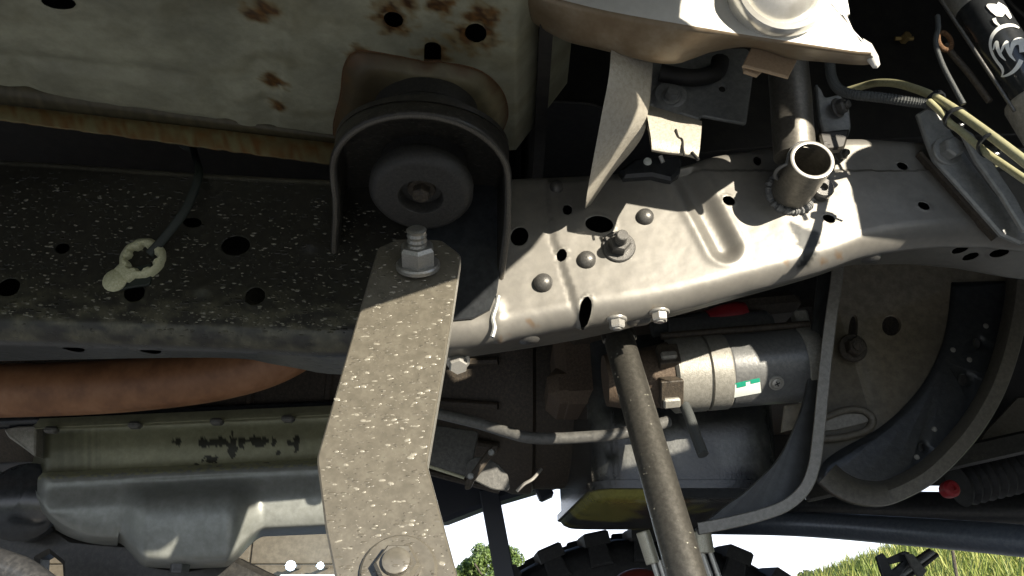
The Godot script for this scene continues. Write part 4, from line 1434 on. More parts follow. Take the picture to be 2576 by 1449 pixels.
# ---------------------------------------------------------------- silver fender and what hangs round it
func fender() -> void:
	var o := thing("silver_fender", "brightly sunlit silver fender end with a worn brown lower lip", "fender")
	var el := pairs([1180, -70, 1290, -34, 1390, -4, 1500, 24, 1600, 44, 1700, 61, 1800, 78, 1900, 94, 1980, 106, 2080, 121, 2150, 131, 2192, 134])
	var ll := pairs([1180, -60, 1290, 0, 1340, 54, 1420, 101, 1500, 122, 1560, 136, 1640, 156, 1700, 160, 1745, 147, 1795, 130, 1870, 118, 1930, 128, 1990, 147, 2080, 156, 2165, 163, 2196, 160, 2206, 146])
	el = spline(el, 6)
	ll = spline(ll, 6)
	var rows := []
	var lips := []
	for i in 97:
		var t := i / 96.0
		var a: Vector2 = el[int(t * (el.size() - 1))].lerp(el[mini(int(t * (el.size() - 1)) + 1, el.size() - 1)], fmod(t * (el.size() - 1), 1.0))
		var b: Vector2 = ll[int(t * (ll.size() - 1))].lerp(ll[mini(int(t * (ll.size() - 1)) + 1, ll.size() - 1)], fmod(t * (ll.size() - 1), 1.0))
		var e := pz(a.x, a.y, -0.52)
		var l := pz(b.x, b.y, -0.562)
		var back := 0.05 * smoothstep(0.9, 1.0, t)
		rows.append(PackedVector3Array([e + Vector3(-back * 1.6, 0.26, 0.03), e + Vector3(-back * 1.2, 0.12, 0.016), e + Vector3(-back * 0.6, 0.05, 0.006), e + Vector3(-back * 0.2, 0.02, 0.001), e + Vector3(0, 0.004, 0.0006), e + Vector3(0, 0.0012, 0.0)]))
		lips.append(PackedVector3Array([e + Vector3(0, 0.0012, 0.0), e + Vector3(0, -0.0012, -0.0012), e.lerp(l, 0.1) + Vector3(0, -0.002, 0), e.lerp(l, 0.45) + Vector3(0, -0.003, 0), e.lerp(l, 0.85) + Vector3(0, -0.0015, 0.001), l, l + Vector3(0, 0.002, -0.003), l + Vector3(0, 0.012, -0.005), e + Vector3(-back, 0.10, -0.03)]))
	put("outer_panel", sheet_mesh(rows, [], []), M["silver_paint"], o)
	put("lower_lip", sheet_mesh(lips, [], []), M["worn_lip"], o).set_meta("label", "brown worn underside of the fender's edge")
	var s := Soup.new()
	var tip := pz(2196, 148, -0.535)
	s.lathe([[0.0, -0.009], [0.003, -0.007], [0.0045, 0.0], [0.004, 0.012], [0.0, 0.02]], aim(tip, Vector3(-0.3, 1, 0.1)), 16)
	obj("folded_corner", s, M["silver_paint"], o, 60.0)
	var k := thing("round_fitting", "round bright metal fitting on the silver fender", "fitting")
	s = Soup.new()
	var c := pz(1962, -26, -0.508)
	s.lathe([[0.0405, -0.012], [0.0405, 0.004], [0.038, 0.009], [0.034, 0.010], [0.031, 0.006], [0.024, 0.014], [0.014, 0.020], [0.0, 0.022]], aim(c, Vector3(0.05, -0.25, 1)), 40)
	obj("cap", s, M["chrome"], k, 35.0)
	var t := thing("tape_strip", "brown tape stuck under the fender lip beside the upright tube", "tape")
	s = Soup.new()
	s.plate(onz([1892, 116, 1950, 128, 2006, 150, 1984, 194, 1925, 178, 1868, 164], -0.566), [], atz(-0.566), 0.003, 0.001)
	obj("strip", s, M["tape"], t)
	s = Soup.new()
	s.plate(onz([1870, 166, 1918, 178, 1905, 190, 1872, 180], -0.572), [], atz(-0.572), 0.003, 0.001)
	obj("curled_end", s, M["tape"], t)
	# knife shaped brace
	var b := thing("tapered_brace", "pale sunlit steel brace tapering to a point over the rail", "brace")
	var left := spline(pairs([1538, 96, 1535, 160, 1528, 215, 1517, 270, 1503, 345, 1487, 430, 1474, 505, 1471, 522]), 5)
	var right := spline(pairs([1642, 104, 1641, 165, 1637, 215, 1632, 265, 1620, 325, 1592, 372, 1540, 432, 1484, 512]), 5)
	var ra := []
	for i in left.size():
		var f := float(i) / (left.size() - 1)
		var z := lerpf(-0.568, -0.694, pow(f, 2.2))
		var l := pz(left[i].x, left[i].y, z + 0.010 * (1.0 - f))
		var r := pz(right[i].x, right[i].y, z - 0.012 * (1.0 - f))
		var th := Vector3(0.001, 0, -0.0055 * (1.0 - 0.6 * f))
		ra.append(PackedVector3Array([l, l.lerp(r, 0.06) + Vector3(0, 0, 0.0010), l.lerp(r, 0.5) + Vector3(0, 0, 0.0028 * (1.0 - f)), l.lerp(r, 0.96) + Vector3(0, 0, 0.0008), r, r + th, l.lerp(r, 0.5) + th, l + th, l]))
	s = Soup.new()
	for i in ra.size() - 1:
		for j in 8: s.quad(ra[i][j], ra[i][j + 1], ra[i + 1][j + 1], ra[i + 1][j])
	obj("blade", s, M["bare_steel"], b, 30.0)

func tubes() -> void:
	var o := thing("stub_tube", "open ended short steel tube welded square to the rail", "tube")
	var c := Vector3(0.2745, EYE.y + 0.3836, 0)
	var s := Soup.new()
	var r := 0.0200
	s.lathe([[r + 0.0004, 0.0], [r, 0.004], [r, 0.058], [r, 0.0630], [r - 0.0005, 0.0636], [r - 0.0028, 0.0636], [r - 0.0033, 0.0630], [r - 0.0033, 0.004]], aim(Vector3(c.x, c.y, FACE), Vector3.BACK), 44, false)
	obj("tube", s, M["tube_paint"], o, 35.0)
	s = Soup.new()
	s.lathe([[r - 0.0034, 0.0637], [r - 0.0026, 0.0641], [r - 0.0006, 0.0641], [r + 0.0001, 0.0634]], aim(Vector3(c.x, c.y, FACE), Vector3.BACK), 44, false)
	obj("cut_rim", s, M["bright_zinc"], o, 60.0)
	s = Soup.new()
	s.lathe([[0.0, 0.003], [r - 0.0034, 0.003], [0.0, 0.0035]], aim(Vector3(c.x, c.y, FACE), Vector3.BACK), 30)
	obj("tube_floor", s, M["engine_grime"], o)
	s = Soup.new()
	var path := PackedVector3Array()
	var rad := PackedFloat32Array()
	for i in 181:
		var a := TAU * i / 180
		path.append(Vector3(c.x + cos(a) * (r + 0.0015), c.y + sin(a) * (r + 0.0015) - 0.0005, FACE + 0.002 + 0.001 * sin(a * 3.0)))
		rad.append(0.0034 + 0.0005 * absf(sin(a * 17.0 + 2.0 * sin(a * 3.0))) + 0.0026 * noise.get_noise_1d(i * 0.22))
	s.tube(path, rad, 9, false)
	obj("weld_bead", s, M["weld"], o)
	var v := thing("upright_tube", "upright steel tube rising from the stub to the fender, sunlit in its middle", "tube")
	s = Soup.new()
	s.tube(path3([Vector3(0.268, EYE.y + 0.400, -0.659), Vector3(0.270, EYE.y + 0.44, -0.657), Vector3(0.273, EYE.y + 0.50, -0.655), Vector3(0.276, EYE.y + 0.66, -0.655)], 8), 0.0195, 40)
	obj("tube", s, M["tube_paint"], v)
	s = Soup.new()
	path = PackedVector3Array()
	for i in 41:
		var a := TAU * i / 40
		path.append(Vector3(0.268 + cos(a) * 0.0198, EYE.y + 0.3842 + sqrt(maxf(0.0, 0.000412 - pow(cos(a) * 0.0198 - 0.0065, 2.0))), -0.659 + sin(a) * 0.0198))
	s.tube(path, 0.0018, 8, false)
	obj("weld_bead", s, M["weld"], v)
	# lug beside the stub and the bracket on the rail's top
	var l := thing("round_lug", "small round dark lug with a hole beside the stub tube", "lug")
	s = Soup.new()
	var lp := pz(2063, 482, FACE + 0.002)
	s.lathe([[0.0110, 0.0], [0.0110, 0.008], [0.0095, 0.010], [0.0045, 0.010], [0.004, 0.004], [0.0, 0.004]], aim(lp, Vector3.BACK), 28)
	obj("lug_body", s, M["bolt_steel"], l, 35.0)
	var h := thing("hose_bracket", "small grey hose bracket with a hexagon bolt, right of the upright tube", "bracket")
	s = Soup.new()
	s.plate(rounded(onz([2052, 208, 2066, 222, 2076, 245, 2112, 236, 2136, 262, 2142, 320, 2128, 360, 2080, 366, 2062, 300], -0.664), 0.003), [], atz(-0.664), 0.005, 0.0015)
	obj("plate", s, M["gusset_grey"], h, 30.0)
	s = Soup.new()
	s.plate(rounded(onz([2060, 330, 2140, 322, 2126, 372, 2072, 378], -0.652), 0.003), [], atz(-0.652), 0.008, 0.002)
	obj("foot", s, M["bracket_black"], h, 30.0)
	bolt(h, pz(2106, 272, -0.660), Vector3(0.4, -0.1, 0.6), 0.0072, M["bolt_steel"], 0.006, 1.35)
	bolt(h, pz(2112, 390, FACE + 0.004), Vector3(0.3, -0.3, 1), 0.0058, M["bolt_steel"], 0.007, 1.2, "lower_bolt")
	# straight tube strut
	var t := thing("strut_tube", "long sunlit tube strut running down from the bottom of the rail", "strut")
	var top := pdepth(1556, 850, 0.84)
	var end := pdepth(1742, 1500, 0.625)
	s = Soup.new()
	var pp := PackedVector3Array()
	for i in 41: pp.append(top.lerp(end, i / 24.0))
	s.tube(pp, 0.0158, 36)
	obj("tube", s, M["strut_paint"], t)
	s = Soup.new()
	var fr := RandomNumberGenerator.new()
	fr.seed = 79
	var sd := (end - top).normalized()
	for i in 150:
		var f := fr.randf_range(0.04, 0.97)
		var c0 := top.lerp(end, f)
		var an := fr.randf_range(2.4, 4.6) if fr.randf() < 0.7 else fr.randf() * TAU
		var u := sd.cross(Vector3.BACK).normalized()
		var nn := (u * -cos(an) + u.cross(sd) * sin(an)).normalized()
		fleck(s, c0 + nn * 0.0157, sd.cross(nn).normalized(), nn, 0.0006 + 0.0013 * pow(fr.randf(), 2.0), fr)
	tag(obj("mud_flecks", s, M["dull_fleck"], t, 70.0), "", "", "", "stuff")
	s = Soup.new()
	s.box(aim(top + Vector3(0, 0.004, 0), end - top), Vector3(0.036, 0.022, 0.010), 0.003)
	obj("flattened_end", s, M["strut_paint"], t)

func zip_tie(at: Vector3, axis: Vector3, r: float, label: String) -> void:
	var o := thing("cable_tie", label, "cable tie", "ties round the yellow hoses")
	var xf := aim(at, axis)
	var s := Soup.new()
	s.lathe([[r, -0.002], [r + 0.0015, -0.002], [r + 0.0015, 0.002], [r, 0.002], [r, -0.002]], xf, 20, false)
	obj("loop", s, M["shock_black"], o)
	s = Soup.new()
	s.box(xf.translated_local(Vector3(r * 0.7, 0, r * 0.85)), Vector3(0.005, 0.005, 0.005), 0.0008)
	obj("lock", s, M["shock_black"], o)
	s = Soup.new()
	s.tube(PackedVector3Array([xf * Vector3(r * 0.7, 0, r * 0.85), xf * Vector3(r * 1.1, 0.002, r * 1.9)]), 0.0012, 6)
	obj("tail", s, M["yellow_hose"], o)

func hoses() -> void:
	var y := thing("yellow_hose", "upper and longer of two pale yellow hoses crossing the right edge", "hose")
	var s := Soup.new()
	var p := path3([pz(2120, 232, -0.70), pz(2180, 214, -0.68), pz(2215, 208, -0.66), pz(2262, 212, -0.64), pz(2330, 234, -0.61), pz(2390, 268, -0.585), pz(2450, 310, -0.56), pz(2520, 362, -0.525), pz(2600, 424, -0.49), pz(2720, 520, -0.44)], 8)
	s.tube(p, 0.0038, 18)
	obj("hose", s, M["yellow_hose"], y)
	var y2 := thing("yellow_hose", "lower and thinner of two pale yellow hoses, tied under the upper one", "hose")
	s = Soup.new()
	p = path3([pz(2338, 256, -0.600), pz(2366, 282, -0.590), pz(2390, 310, -0.582), pz(2412, 326, -0.575), pz(2440, 350, -0.562), pz(2480, 384, -0.545), pz(2520, 412, -0.530), pz(2600, 466, -0.50), pz(2720, 540, -0.46)], 8)
	s.tube(p, 0.0030, 16)
	obj("hose", s, M["yellow_hose"], y2)
	var b := thing("black_hose", "ribbed dark grey hose bending from the fender to the first cable tie", "hose")
	s = Soup.new()
	p = path3([pz(2086, 110, -0.63), pz(2088, 165, -0.63), pz(2094, 200, -0.63), pz(2112, 226, -0.628), pz(2150, 238, -0.622), pz(2220, 246, -0.615), pz(2290, 256, -0.608), pz(2338, 262, -0.604), pz(2362, 271, -0.602)], 26)
	var rr := PackedFloat32Array()
	for i in p.size(): rr.append(0.0045 + (0.00045 if i % 3 == 0 else 0.0))
	s.tube(p, rr, 14)
	obj("hose", s, M["hose_rubber"], b, 20.0)
	zip_tie(pz(2352, 252, -0.606), pz(2380, 275, -0.60) - pz(2330, 234, -0.61), 0.0078, "topmost dark cable tie holding the hoses, at the end of the ribbed hose")
	zip_tie(pz(2404, 298, -0.580), pz(2450, 330, -0.57) - pz(2390, 285, -0.59), 0.0085, "middle dark cable tie round both yellow hoses")
	zip_tie(pz(2492, 366, -0.541), pz(2520, 390, -0.53) - pz(2450, 335, -0.56), 0.0085, "lowest pale tipped cable tie round both yellow hoses")

func on_tube(px: float, py: float, a: Vector3, dir: Vector3, r: float) -> Vector3:      # where a measured direction meets a round tube
	var d := ray(px, py)
	var o := EYE - a
	var u := d - dir * d.dot(dir)
	var w := o - dir * o.dot(dir)
	var qa := u.dot(u)
	var qb := 2.0 * u.dot(w)
	var disc_ := qb * qb - 4.0 * qa * (w.dot(w) - r * r)
	return EYE + d * ((-qb - sqrt(maxf(disc_, 0.0))) / (2.0 * qa))

func decal(called: String, pts: Array, widths: Array, a: Vector3, dir: Vector3, r: float, parent: Node) -> void:
	var line := spline(pts, 7)
	var l := PackedVector3Array()
	var h := PackedVector3Array()
	for i in line.size():
		var f := float(i) / (line.size() - 1) * (widths.size() - 1)
		var w := lerpf(widths[int(f)], widths[mini(int(f) + 1, widths.size() - 1)], f - int(f))
		var t: Vector2 = (line[mini(i + 1, line.size() - 1)] - line[maxi(i - 1, 0)]).normalized()
		var n := Vector2(-t.y, t.x) * w * 0.5
		l.append(on_tube(line[i].x + n.x, line[i].y + n.y, a, dir, r))
		h.append(on_tube(line[i].x - n.x, line[i].y - n.y, a, dir, r))
	var s := Soup.new()
	for i in line.size() - 1: s.quad(l[i], h[i], h[i + 1], l[i + 1])
	obj(called, s, M["decal_white"], parent, 60.0)

func shock() -> void:
	var o := thing("shock_absorber", "black shock absorber with a white flame and fang emblem, top right", "shock absorber")
	var a := pz(2441, -10, -0.60)
	var b := pz(2441 + 300, -10 + 480, -0.60)
	var dir := (b - a).normalized()
	var xf := aim(a, dir)
	var r := 0.0197
	var s := Soup.new()
	s.lathe([[r, -0.30], [r, 0.40]], xf, 48)
	obj("body_tube", s, M["shock_black"], o)
	s = Soup.new()
	s.lathe([[r + 0.0008, -0.30], [r + 0.0006, 0.0135], [r, 0.0137]], xf, 48)
	obj("upper_sleeve", s, M["gusset_grey"], o)
	s = Soup.new()
	s.lathe([[r, 0.116], [0.024, 0.1175], [0.0255, 0.121], [0.0255, 0.20], [0.02, 0.20]], xf, 48)
	obj("lower_sleeve", s, M["cast_aluminium"], o)
	var z := func(flat: Array) -> Array: return pairs(flat).map(func(q): return Vector2(2288.9 + q.x * 0.3268, q.y * 0.3268))
	var rr := r + 0.0010
	decal("emblem", z.call([842, 214, 800, 196, 745, 196, 690, 215, 645, 258, 622, 310, 620, 365, 640, 425, 672, 475, 703, 515, 716, 550, 706, 590]), [3, 7, 9, 10, 9, 8, 7, 7, 7, 8, 6, 2], a, dir, rr, o)
	decal("emblem", z.call([700, 590, 745, 580, 795, 550, 835, 505, 858, 460]), [2, 6, 9, 12, 12], a, dir, rr, o)
	decal("emblem", z.call([640, 385, 652, 350, 670, 322, 676, 370, 700, 425, 738, 466]), [3, 6, 7, 10, 8, 2], a, dir, rr, o)
	decal("emblem", z.call([696, 415, 716, 365, 746, 322, 752, 370, 775, 425, 812, 470]), [3, 7, 8, 11, 8, 2], a, dir, rr, o)
	decal("emblem", z.call([778, 420, 785, 370, 800, 335, 830, 318, 868, 330, 880, 400]), [4, 9, 14, 18, 22, 24], a, dir, rr, o)
	decal("emblem", z.call([592, 38, 640, 60, 690, 92, 722, 118]), [5, 22, 26, 8], a, dir, rr, o)
	decal("emblem", z.call([648, 140, 660, 170, 690, 196]), [10, 8, 4], a, dir, rr, o)
	decal("emblem", z.call([672, 30, 730, 70, 778, 140]), [12, 14, 6], a, dir, rr, o)
	var rods := [["brake_line", "thin straight rod running along the left side of the shock absorber", [[2352, -30, -0.575], [2367, 0, -0.575], [2460, 140, -0.575], [2552, 280, -0.575]], 0.0016, "bolt_steel"],
		["cable_loop", "thin dark cable bowing left of the shock absorber", [[2358, 40, -0.56], [2360, 70, -0.56], [2354, 108, -0.56], [2370, 160, -0.56], [2398, 215, -0.56], [2424, 262, -0.56]], 0.0022, "hose_rubber"],
		["link_rod", "brownish link rod below the rusty eye, beside the shock absorber", [[2380, 112, -0.62], [2396, 136, -0.62], [2440, 188, -0.62], [2490, 256, -0.62]], 0.0031, "engine_grime"],
		["wire", "thin pale wire in the top right corner", [[2520, -20, -0.8], [2548, 14, -0.8], [2600, 60, -0.8]], 0.0022, "bolt_steel"]]
	for q in rods:
		var t := thing(q[0], q[1], q[0].replace("_", " "))
		var pts := []
		for w in q[2]: pts.append(pz(w[0], w[1], w[2]))
		s = Soup.new()
		s.tube(path3(pts, 7), q[3], 10)
		obj("rod", s, M[q[4]], t)
	var e := thing("rusty_eye", "rusty eyelet at the top of the link rod", "eyelet")
	s = Soup.new()
	var ep := PackedVector3Array()
	var ec := pz(2376, 104, -0.618)
	for i in 25:
		var an := TAU * i / 24
		ep.append(ec + Vector3(cos(an) * 0.006, sin(an) * 0.010, 0))
	s.tube(ep, 0.0025, 10, false)
	obj("ring", s, M["rust"], e)
	var bk := thing("added_shade_cup", "dark cup added out of view to shade the right end of the rail", "shade blocker")  # added out of view; cup, legs and arm keep sun off the rail
	s = Soup.new()
	s.lathe([[0.0, 0.447], [0.066, 0.447], [0.070, 0.451], [0.070, 0.495], [0.064, 0.502], [0.0, 0.502]], Transform3D(Basis(), Vector3(0.577, EYE.y, -0.45)), 36)
	for q in [[0.534, 0.054], [0.620, 0.042]]:
		s.box(Transform3D(Basis(), Vector3(q[0], EYE.y + 0.4285, -0.45)), Vector3(q[1], 0.041, 0.04), 0.002)
	obj("cup", s, M["black_paint"], bk, 40.0)
	s = Soup.new()
	s.box(Transform3D(Basis(), Vector3(0.62, EYE.y + 0.455, -0.60)), Vector3(0.06, 0.06, 0.24), 0.006)
	obj("support_arm", s, M["black_paint"], bk)

# ---------------------------------------------------------------- engine, gearbox and exhaust
func pan_bottom(x: float) -> float:
	var y := 1360.0 - 0.045 * (x - 80.0)
	if x < 300.0:
		var t := clampf((300.0 - x) / 220.0, 0.0, 1.0)
		y = 1358.0 - 158.0 * (1.0 - sqrt(maxf(0.0, 1.0 - pow(t, 2.2))))
	return y

func drivetrain() -> void:
	var o := thing("transmission_pan", "greenish aluminium transmission pan with a deep sump and oil spots", "oil pan")
	var rows := []
	var cols := []
	var spots := []
	for q in [[515, 1097, 14, 9], [530, 1131, 20, 11], [553, 1096, 26, 7], [585, 1104, 12, 20], [608, 1095, 8, 10], [650, 1093, 22, 9], [688, 1092, 6, 8], [745, 1094, 8, 15], [728, 1094, 5, 6], [700, 1112, 6, 6], [446, 1097, 10, 6], [495, 1148, 6, 9], [672, 1165, 8, 4], [552, 1182, 10, 4], [608, 1180, 8, 3]]:
		spots.append(q)
	for i in 359:
		var x := 78.0 + i * 2.5
		var bs := -0.045 * (x - 80.0)
		var yb := pan_bottom(x)
		var su := smoothstep(296.0, 372.0, x) * smoothstep(668.0, 566.0, x)
		if su > 0.0: yb = lerpf(yb, 1416.0 - 0.0007 * pow(x - 470.0, 2.0) * 0.6, su)
		var endz := -0.07 * pow(1.0 - smoothstep(70.0, 140.0, x), 2.0)
		var yk := [1054.0 + bs, 1072.0 + bs, 1080.0 + bs, 1084.0 + bs, 1140.0 + bs * 1.05, 1184.0 + bs * 1.1, 1193.0 + bs * 1.1, 1202.0 + bs * 1.1, 1214.0 + bs * 1.1, 1236.0 + bs * 1.1, 1285.0 + bs, 0, 0, 0]
		var zk := [-1.082, -1.078, -1.080, -1.100, -1.100, -1.100, -1.094, -1.078, -1.073, -1.072, -1.064 + 0.030 * su, -1.070 + 0.034 * su, -1.088 + 0.030 * su, -1.16]
		yk[10] = minf(yk[10], yb - 16.0)
		yk[9] = minf(yk[9], yb - 12.0)
		for k in range(3, 9): yk[k] = minf(yk[k], yb - 8.0 + k * 0.4)
		yk[11] = lerpf(yk[10], yb, 0.72)
		yk[12] = yb
		yk[13] = yb - 2.0
		var pts := []
		for k in yk.size():
			var w := pz(x, yk[k], zk[k] + endz * (1.0 if k > 2 else 0.3))
			if k == 13: w = Vector3(w.x, pz(x, yk[12], zk[12] + endz).y - 0.002, zk[13])
			pts.append(w)
		pts = spline(pts, 10)
		var row := PackedVector3Array(pts)
		var cr := PackedColorArray()
		for k in row.size():
			var t := float(k) / 10.0
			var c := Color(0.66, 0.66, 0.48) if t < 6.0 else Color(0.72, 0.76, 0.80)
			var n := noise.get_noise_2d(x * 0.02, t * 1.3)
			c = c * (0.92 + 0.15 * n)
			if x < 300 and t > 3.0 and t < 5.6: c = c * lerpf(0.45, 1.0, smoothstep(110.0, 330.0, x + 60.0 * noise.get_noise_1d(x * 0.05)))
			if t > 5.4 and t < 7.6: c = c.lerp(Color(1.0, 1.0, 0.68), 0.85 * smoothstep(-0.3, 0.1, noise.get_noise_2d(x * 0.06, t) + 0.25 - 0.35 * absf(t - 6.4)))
			var py := 0.0
			for q in spots:
				py = lerpf(yk[3], yk[6], (t - 3.0) / 3.0)
				var e := Vector2((x - q[0]) / q[2], (py - q[1]) / q[3]).length() + 0.7 * noise.get_noise_2d(x * 0.05, py * 0.07)
				if e < 1.0 and t > 2.0 and t < 8.0: c = Color(0.05, 0.05, 0.03)
			cr.append(c)
		rows.append(row); cols.append(cr)
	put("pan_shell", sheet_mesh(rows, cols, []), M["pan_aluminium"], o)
	var s := Soup.new()
	s.plate(rounded(onz([8, 1080, 40, 1072, 90, 1070, 88, 1150, 60, 1128, 20, 1100], -1.09), 0.004), [], atz(-1.09), 0.02, 0.002)
	obj("flange_ear", s, M["cast_aluminium"], o)
	for q in [[130, 1080], [340, 1068], [546, 1059], [725, 1052]]:
		s = Soup.new()
		s.box(Transform3D(Basis(), pz(q[0], q[1] + 2, -1.072)), Vector3(0.017, 0.009, 0.014), 0.003)
		obj("flange_clip", s, M["gusset_dark"], o)
	s = Soup.new()
	var dp := pz(455, 1412, -1.075)
	s.lathe([[0.020, 0.012], [0.0205, 0.004], [0.020, -0.002], [0.013, -0.003], [0.012, -0.014], [0.0, -0.0145]].map(func(q): return [q[0], -q[1]]), Transform3D(Basis(Vector3.RIGHT, PI), dp), 6)
	obj("drain_plug", s, M["oily_black_plain"], o, 25.0)
	# gearbox above the pan
	var gb := thing("gearbox", "dark gearbox casing above the transmission pan", "gearbox")
	s = Soup.new()
	s.box(Transform3D(Basis(), Vector3(-0.62, EYE.y + 0.40, -1.30)), Vector3(0.86, 0.40, 0.38), 0.05)
	obj("casing", s, M["engine_grime"], gb)
	for k in 5:
		s = Soup.new()
		s.box(Transform3D(Basis(), Vector3(-0.70 + k * 0.11, EYE.y + 0.30, -1.12)), Vector3(0.012, 0.10, 0.03), 0.003)
		obj("rib", s, M["engine_grime"], gb)
	var g2 := thing("flange_rail", "dark gasket flange over the transmission pan's rim", "gasket flange")
	s = Soup.new()
	s.tube(PackedVector3Array([pz(-300, 1075, -1.10), pz(850, 1024, -1.10)]), 0.010, 10)
	obj("flange", s, M["shock_black"], g2)
	# exhaust
	var ex := thing("exhaust_pipe", "rust brown exhaust pipe running along under the rail on the left", "exhaust pipe")
	s = Soup.new()
	s.tube(path3([pz(-900, 1000, -0.99), pz(-300, 990, -0.99), pz(0, 983, -0.99), pz(250, 974, -0.99), pz(450, 956, -0.99), pz(580, 934, -0.99), pz(680, 904, -0.99), pz(760, 858, -0.99), pz(820, 790, -1.0), pz(850, 700, -1.02)], 8), 0.034, 40)
	obj("pipe", s, M["rusty_pipe"], ex)
	# bell housing
	var bh := thing("bell_housing", "grimy dark bell housing between the flat bar and the strut", "bell housing")
	s = Soup.new()
	s.lathe([[0.0, -0.30], [0.115, -0.30], [0.125, -0.26], [0.155, -0.12], [0.178, -0.03], [0.190, 0.0], [0.190, 0.03], [0.182, 0.035], [0.182, 0.10], [0.0, 0.10]], aim(Vector3(0.0, EYE.y + 0.365, -1.30), Vector3.RIGHT), 40)
	obj("housing", s, M["engine_grime"], bh, 35.0)
	for k in 9:
		var a := -0.9 + k * 0.35
		s = Soup.new()
		var pr := PackedVector3Array()
		for q in [[-0.27, 0.124], [-0.12, 0.160], [-0.02, 0.186]]: pr.append(Vector3(q[0], EYE.y + 0.365 - sin(a) * q[1], -1.30 + cos(a) * q[1]))
		s.tube(pr, 0.006, 8)
		obj("rib", s, M["engine_grime"], bh)
	zplate("inspection_cover", [1040, 1060, 1205, 1085, 1190, 1160, 1170, 1203, 1075, 1172, 1040, 1160], -1.12, 0.004, M["gusset_dark"], bh, [], 0.0015, 0.006)
	s = Soup.new()
	s.tube(PackedVector3Array([pz(1040, 1158, -1.119), pz(1075, 1172, -1.119), pz(1168, 1202, -1.119)]), 0.0022, 8)
	obj("cover_edge", s, M["pan_edge"], bh)
	s = Soup.new()
	s.plate(rounded(onz([1176, 1160, 1196, 1149, 1222, 1150, 1256, 1168, 1276, 1190, 1283, 1215, 1280, 1235, 1240, 1231, 1212, 1218, 1190, 1206, 1170, 1203], -1.10), 0.004), [], atz(-1.10), 0.004, 0.0012)
	obj("dust_shield", s, M["gusset_dark"], bh, 30.0)
	s = Soup.new()
	s.tube(path3([pz(1300, 1236, -1.09), pz(1318, 1218, -1.09), pz(1340, 1205, -1.09), pz(1362, 1180, -1.10)], 5), 0.0022, 8)
	obj("highlight_wire", s, M["bright_zinc"], bh)  # bright wire laid in as a painted highlight curve
	var lv := thing("clutch_lever", "dark bent lever pointing down to the left, in front of the pale dust shield", "lever")
	s = Soup.new()
	s.plate(rounded(onz([1246, 1116, 1258, 1122, 1252, 1138, 1238, 1146, 1190, 1212, 1184, 1228, 1168, 1230, 1172, 1206, 1228, 1128], -1.06), 0.003), [], atz(-1.06), 0.010, 0.002)
	obj("lever_arm", s, M["engine_grime"], lv, 30.0)
	for q in [[1236, 1138], [1184, 1198]]:
		s = Soup.new()
		s.lathe([[0.0045, 0.0], [0.0035, 0.002], [0.0, 0.0022]], aim(pz(q[0], q[1], -1.0599), Vector3.BACK), 12)
		obj("rivet", s, M["gusset_grey"], lv)
	var pl := thing("thin_pipe", "thin dark metal pipe sagging from the flat bar to the strut", "pipe")
	s = Soup.new()
	s.tube(path3([pz(1020, 1020, -0.96), pz(1110, 1042, -0.95), pz(1200, 1064, -0.94), pz(1270, 1085, -0.93), pz(1330, 1101, -0.92), pz(1400, 1103, -0.915), pz(1480, 1099, -0.91), pz(1540, 1094, -0.905), pz(1620, 1078, -0.905), pz(1680, 1060, -0.92)], 8), 0.0068, 16)
	obj("pipe", s, M["gusset_dark"], pl)
	# engine block
	var eb := thing("engine_block", "grimy brown engine block behind the starter motor", "engine block")
	s = Soup.new()
	s.box(Transform3D(Basis(), Vector3(0.30, EYE.y + 0.375, -1.34)), Vector3(0.62, 0.15, 0.40), 0.02)
	obj("block", s, M["engine_grime"], eb)
	for q in [[1470, 945, 0.085, 0.10, "rusty"], [1420, 990, 0.05, 0.05, ""], [1620, 905, 0.06, 0.11, ""]]:
		s = Soup.new()
		s.box(Transform3D(Basis(Vector3.BACK, 0.06), pz(q[0], q[1], -1.07)), Vector3(q[2], q[3], 0.12), 0.014)
		obj("boss", s, M["rusty_casting"], eb)
	s = Soup.new()
	s.box(Transform3D(Basis(Vector3.BACK, 0.1), pz(1700, 822, -1.02)), Vector3(0.30, 0.03, 0.14), 0.01)
	obj("mount_arm", s, M["engine_grime"], eb)
	var rp := thing("red_plug", "red rubber cap in the dark just above the starter motor", "cap")
	s = Soup.new()
	s.lathe([[0.0, -0.03], [0.013, -0.028], [0.0155, -0.012], [0.0155, 0.012], [0.012, 0.022], [0.0, 0.026]], aim(pz(1834, 794, -0.95), Vector3(1, 0.25, 0)), 20)
	obj("cap", s, M["red_rubber"], rp, 40.0)
	s = Soup.new()
	s.tube(path3([pz(1640, 830, -0.95), pz(1720, 814, -0.95), pz(1800, 800, -0.95)], 5), 0.010, 12)
	obj("cable", s, M["hose_rubber"], rp)
	starter()
	engine_pan()

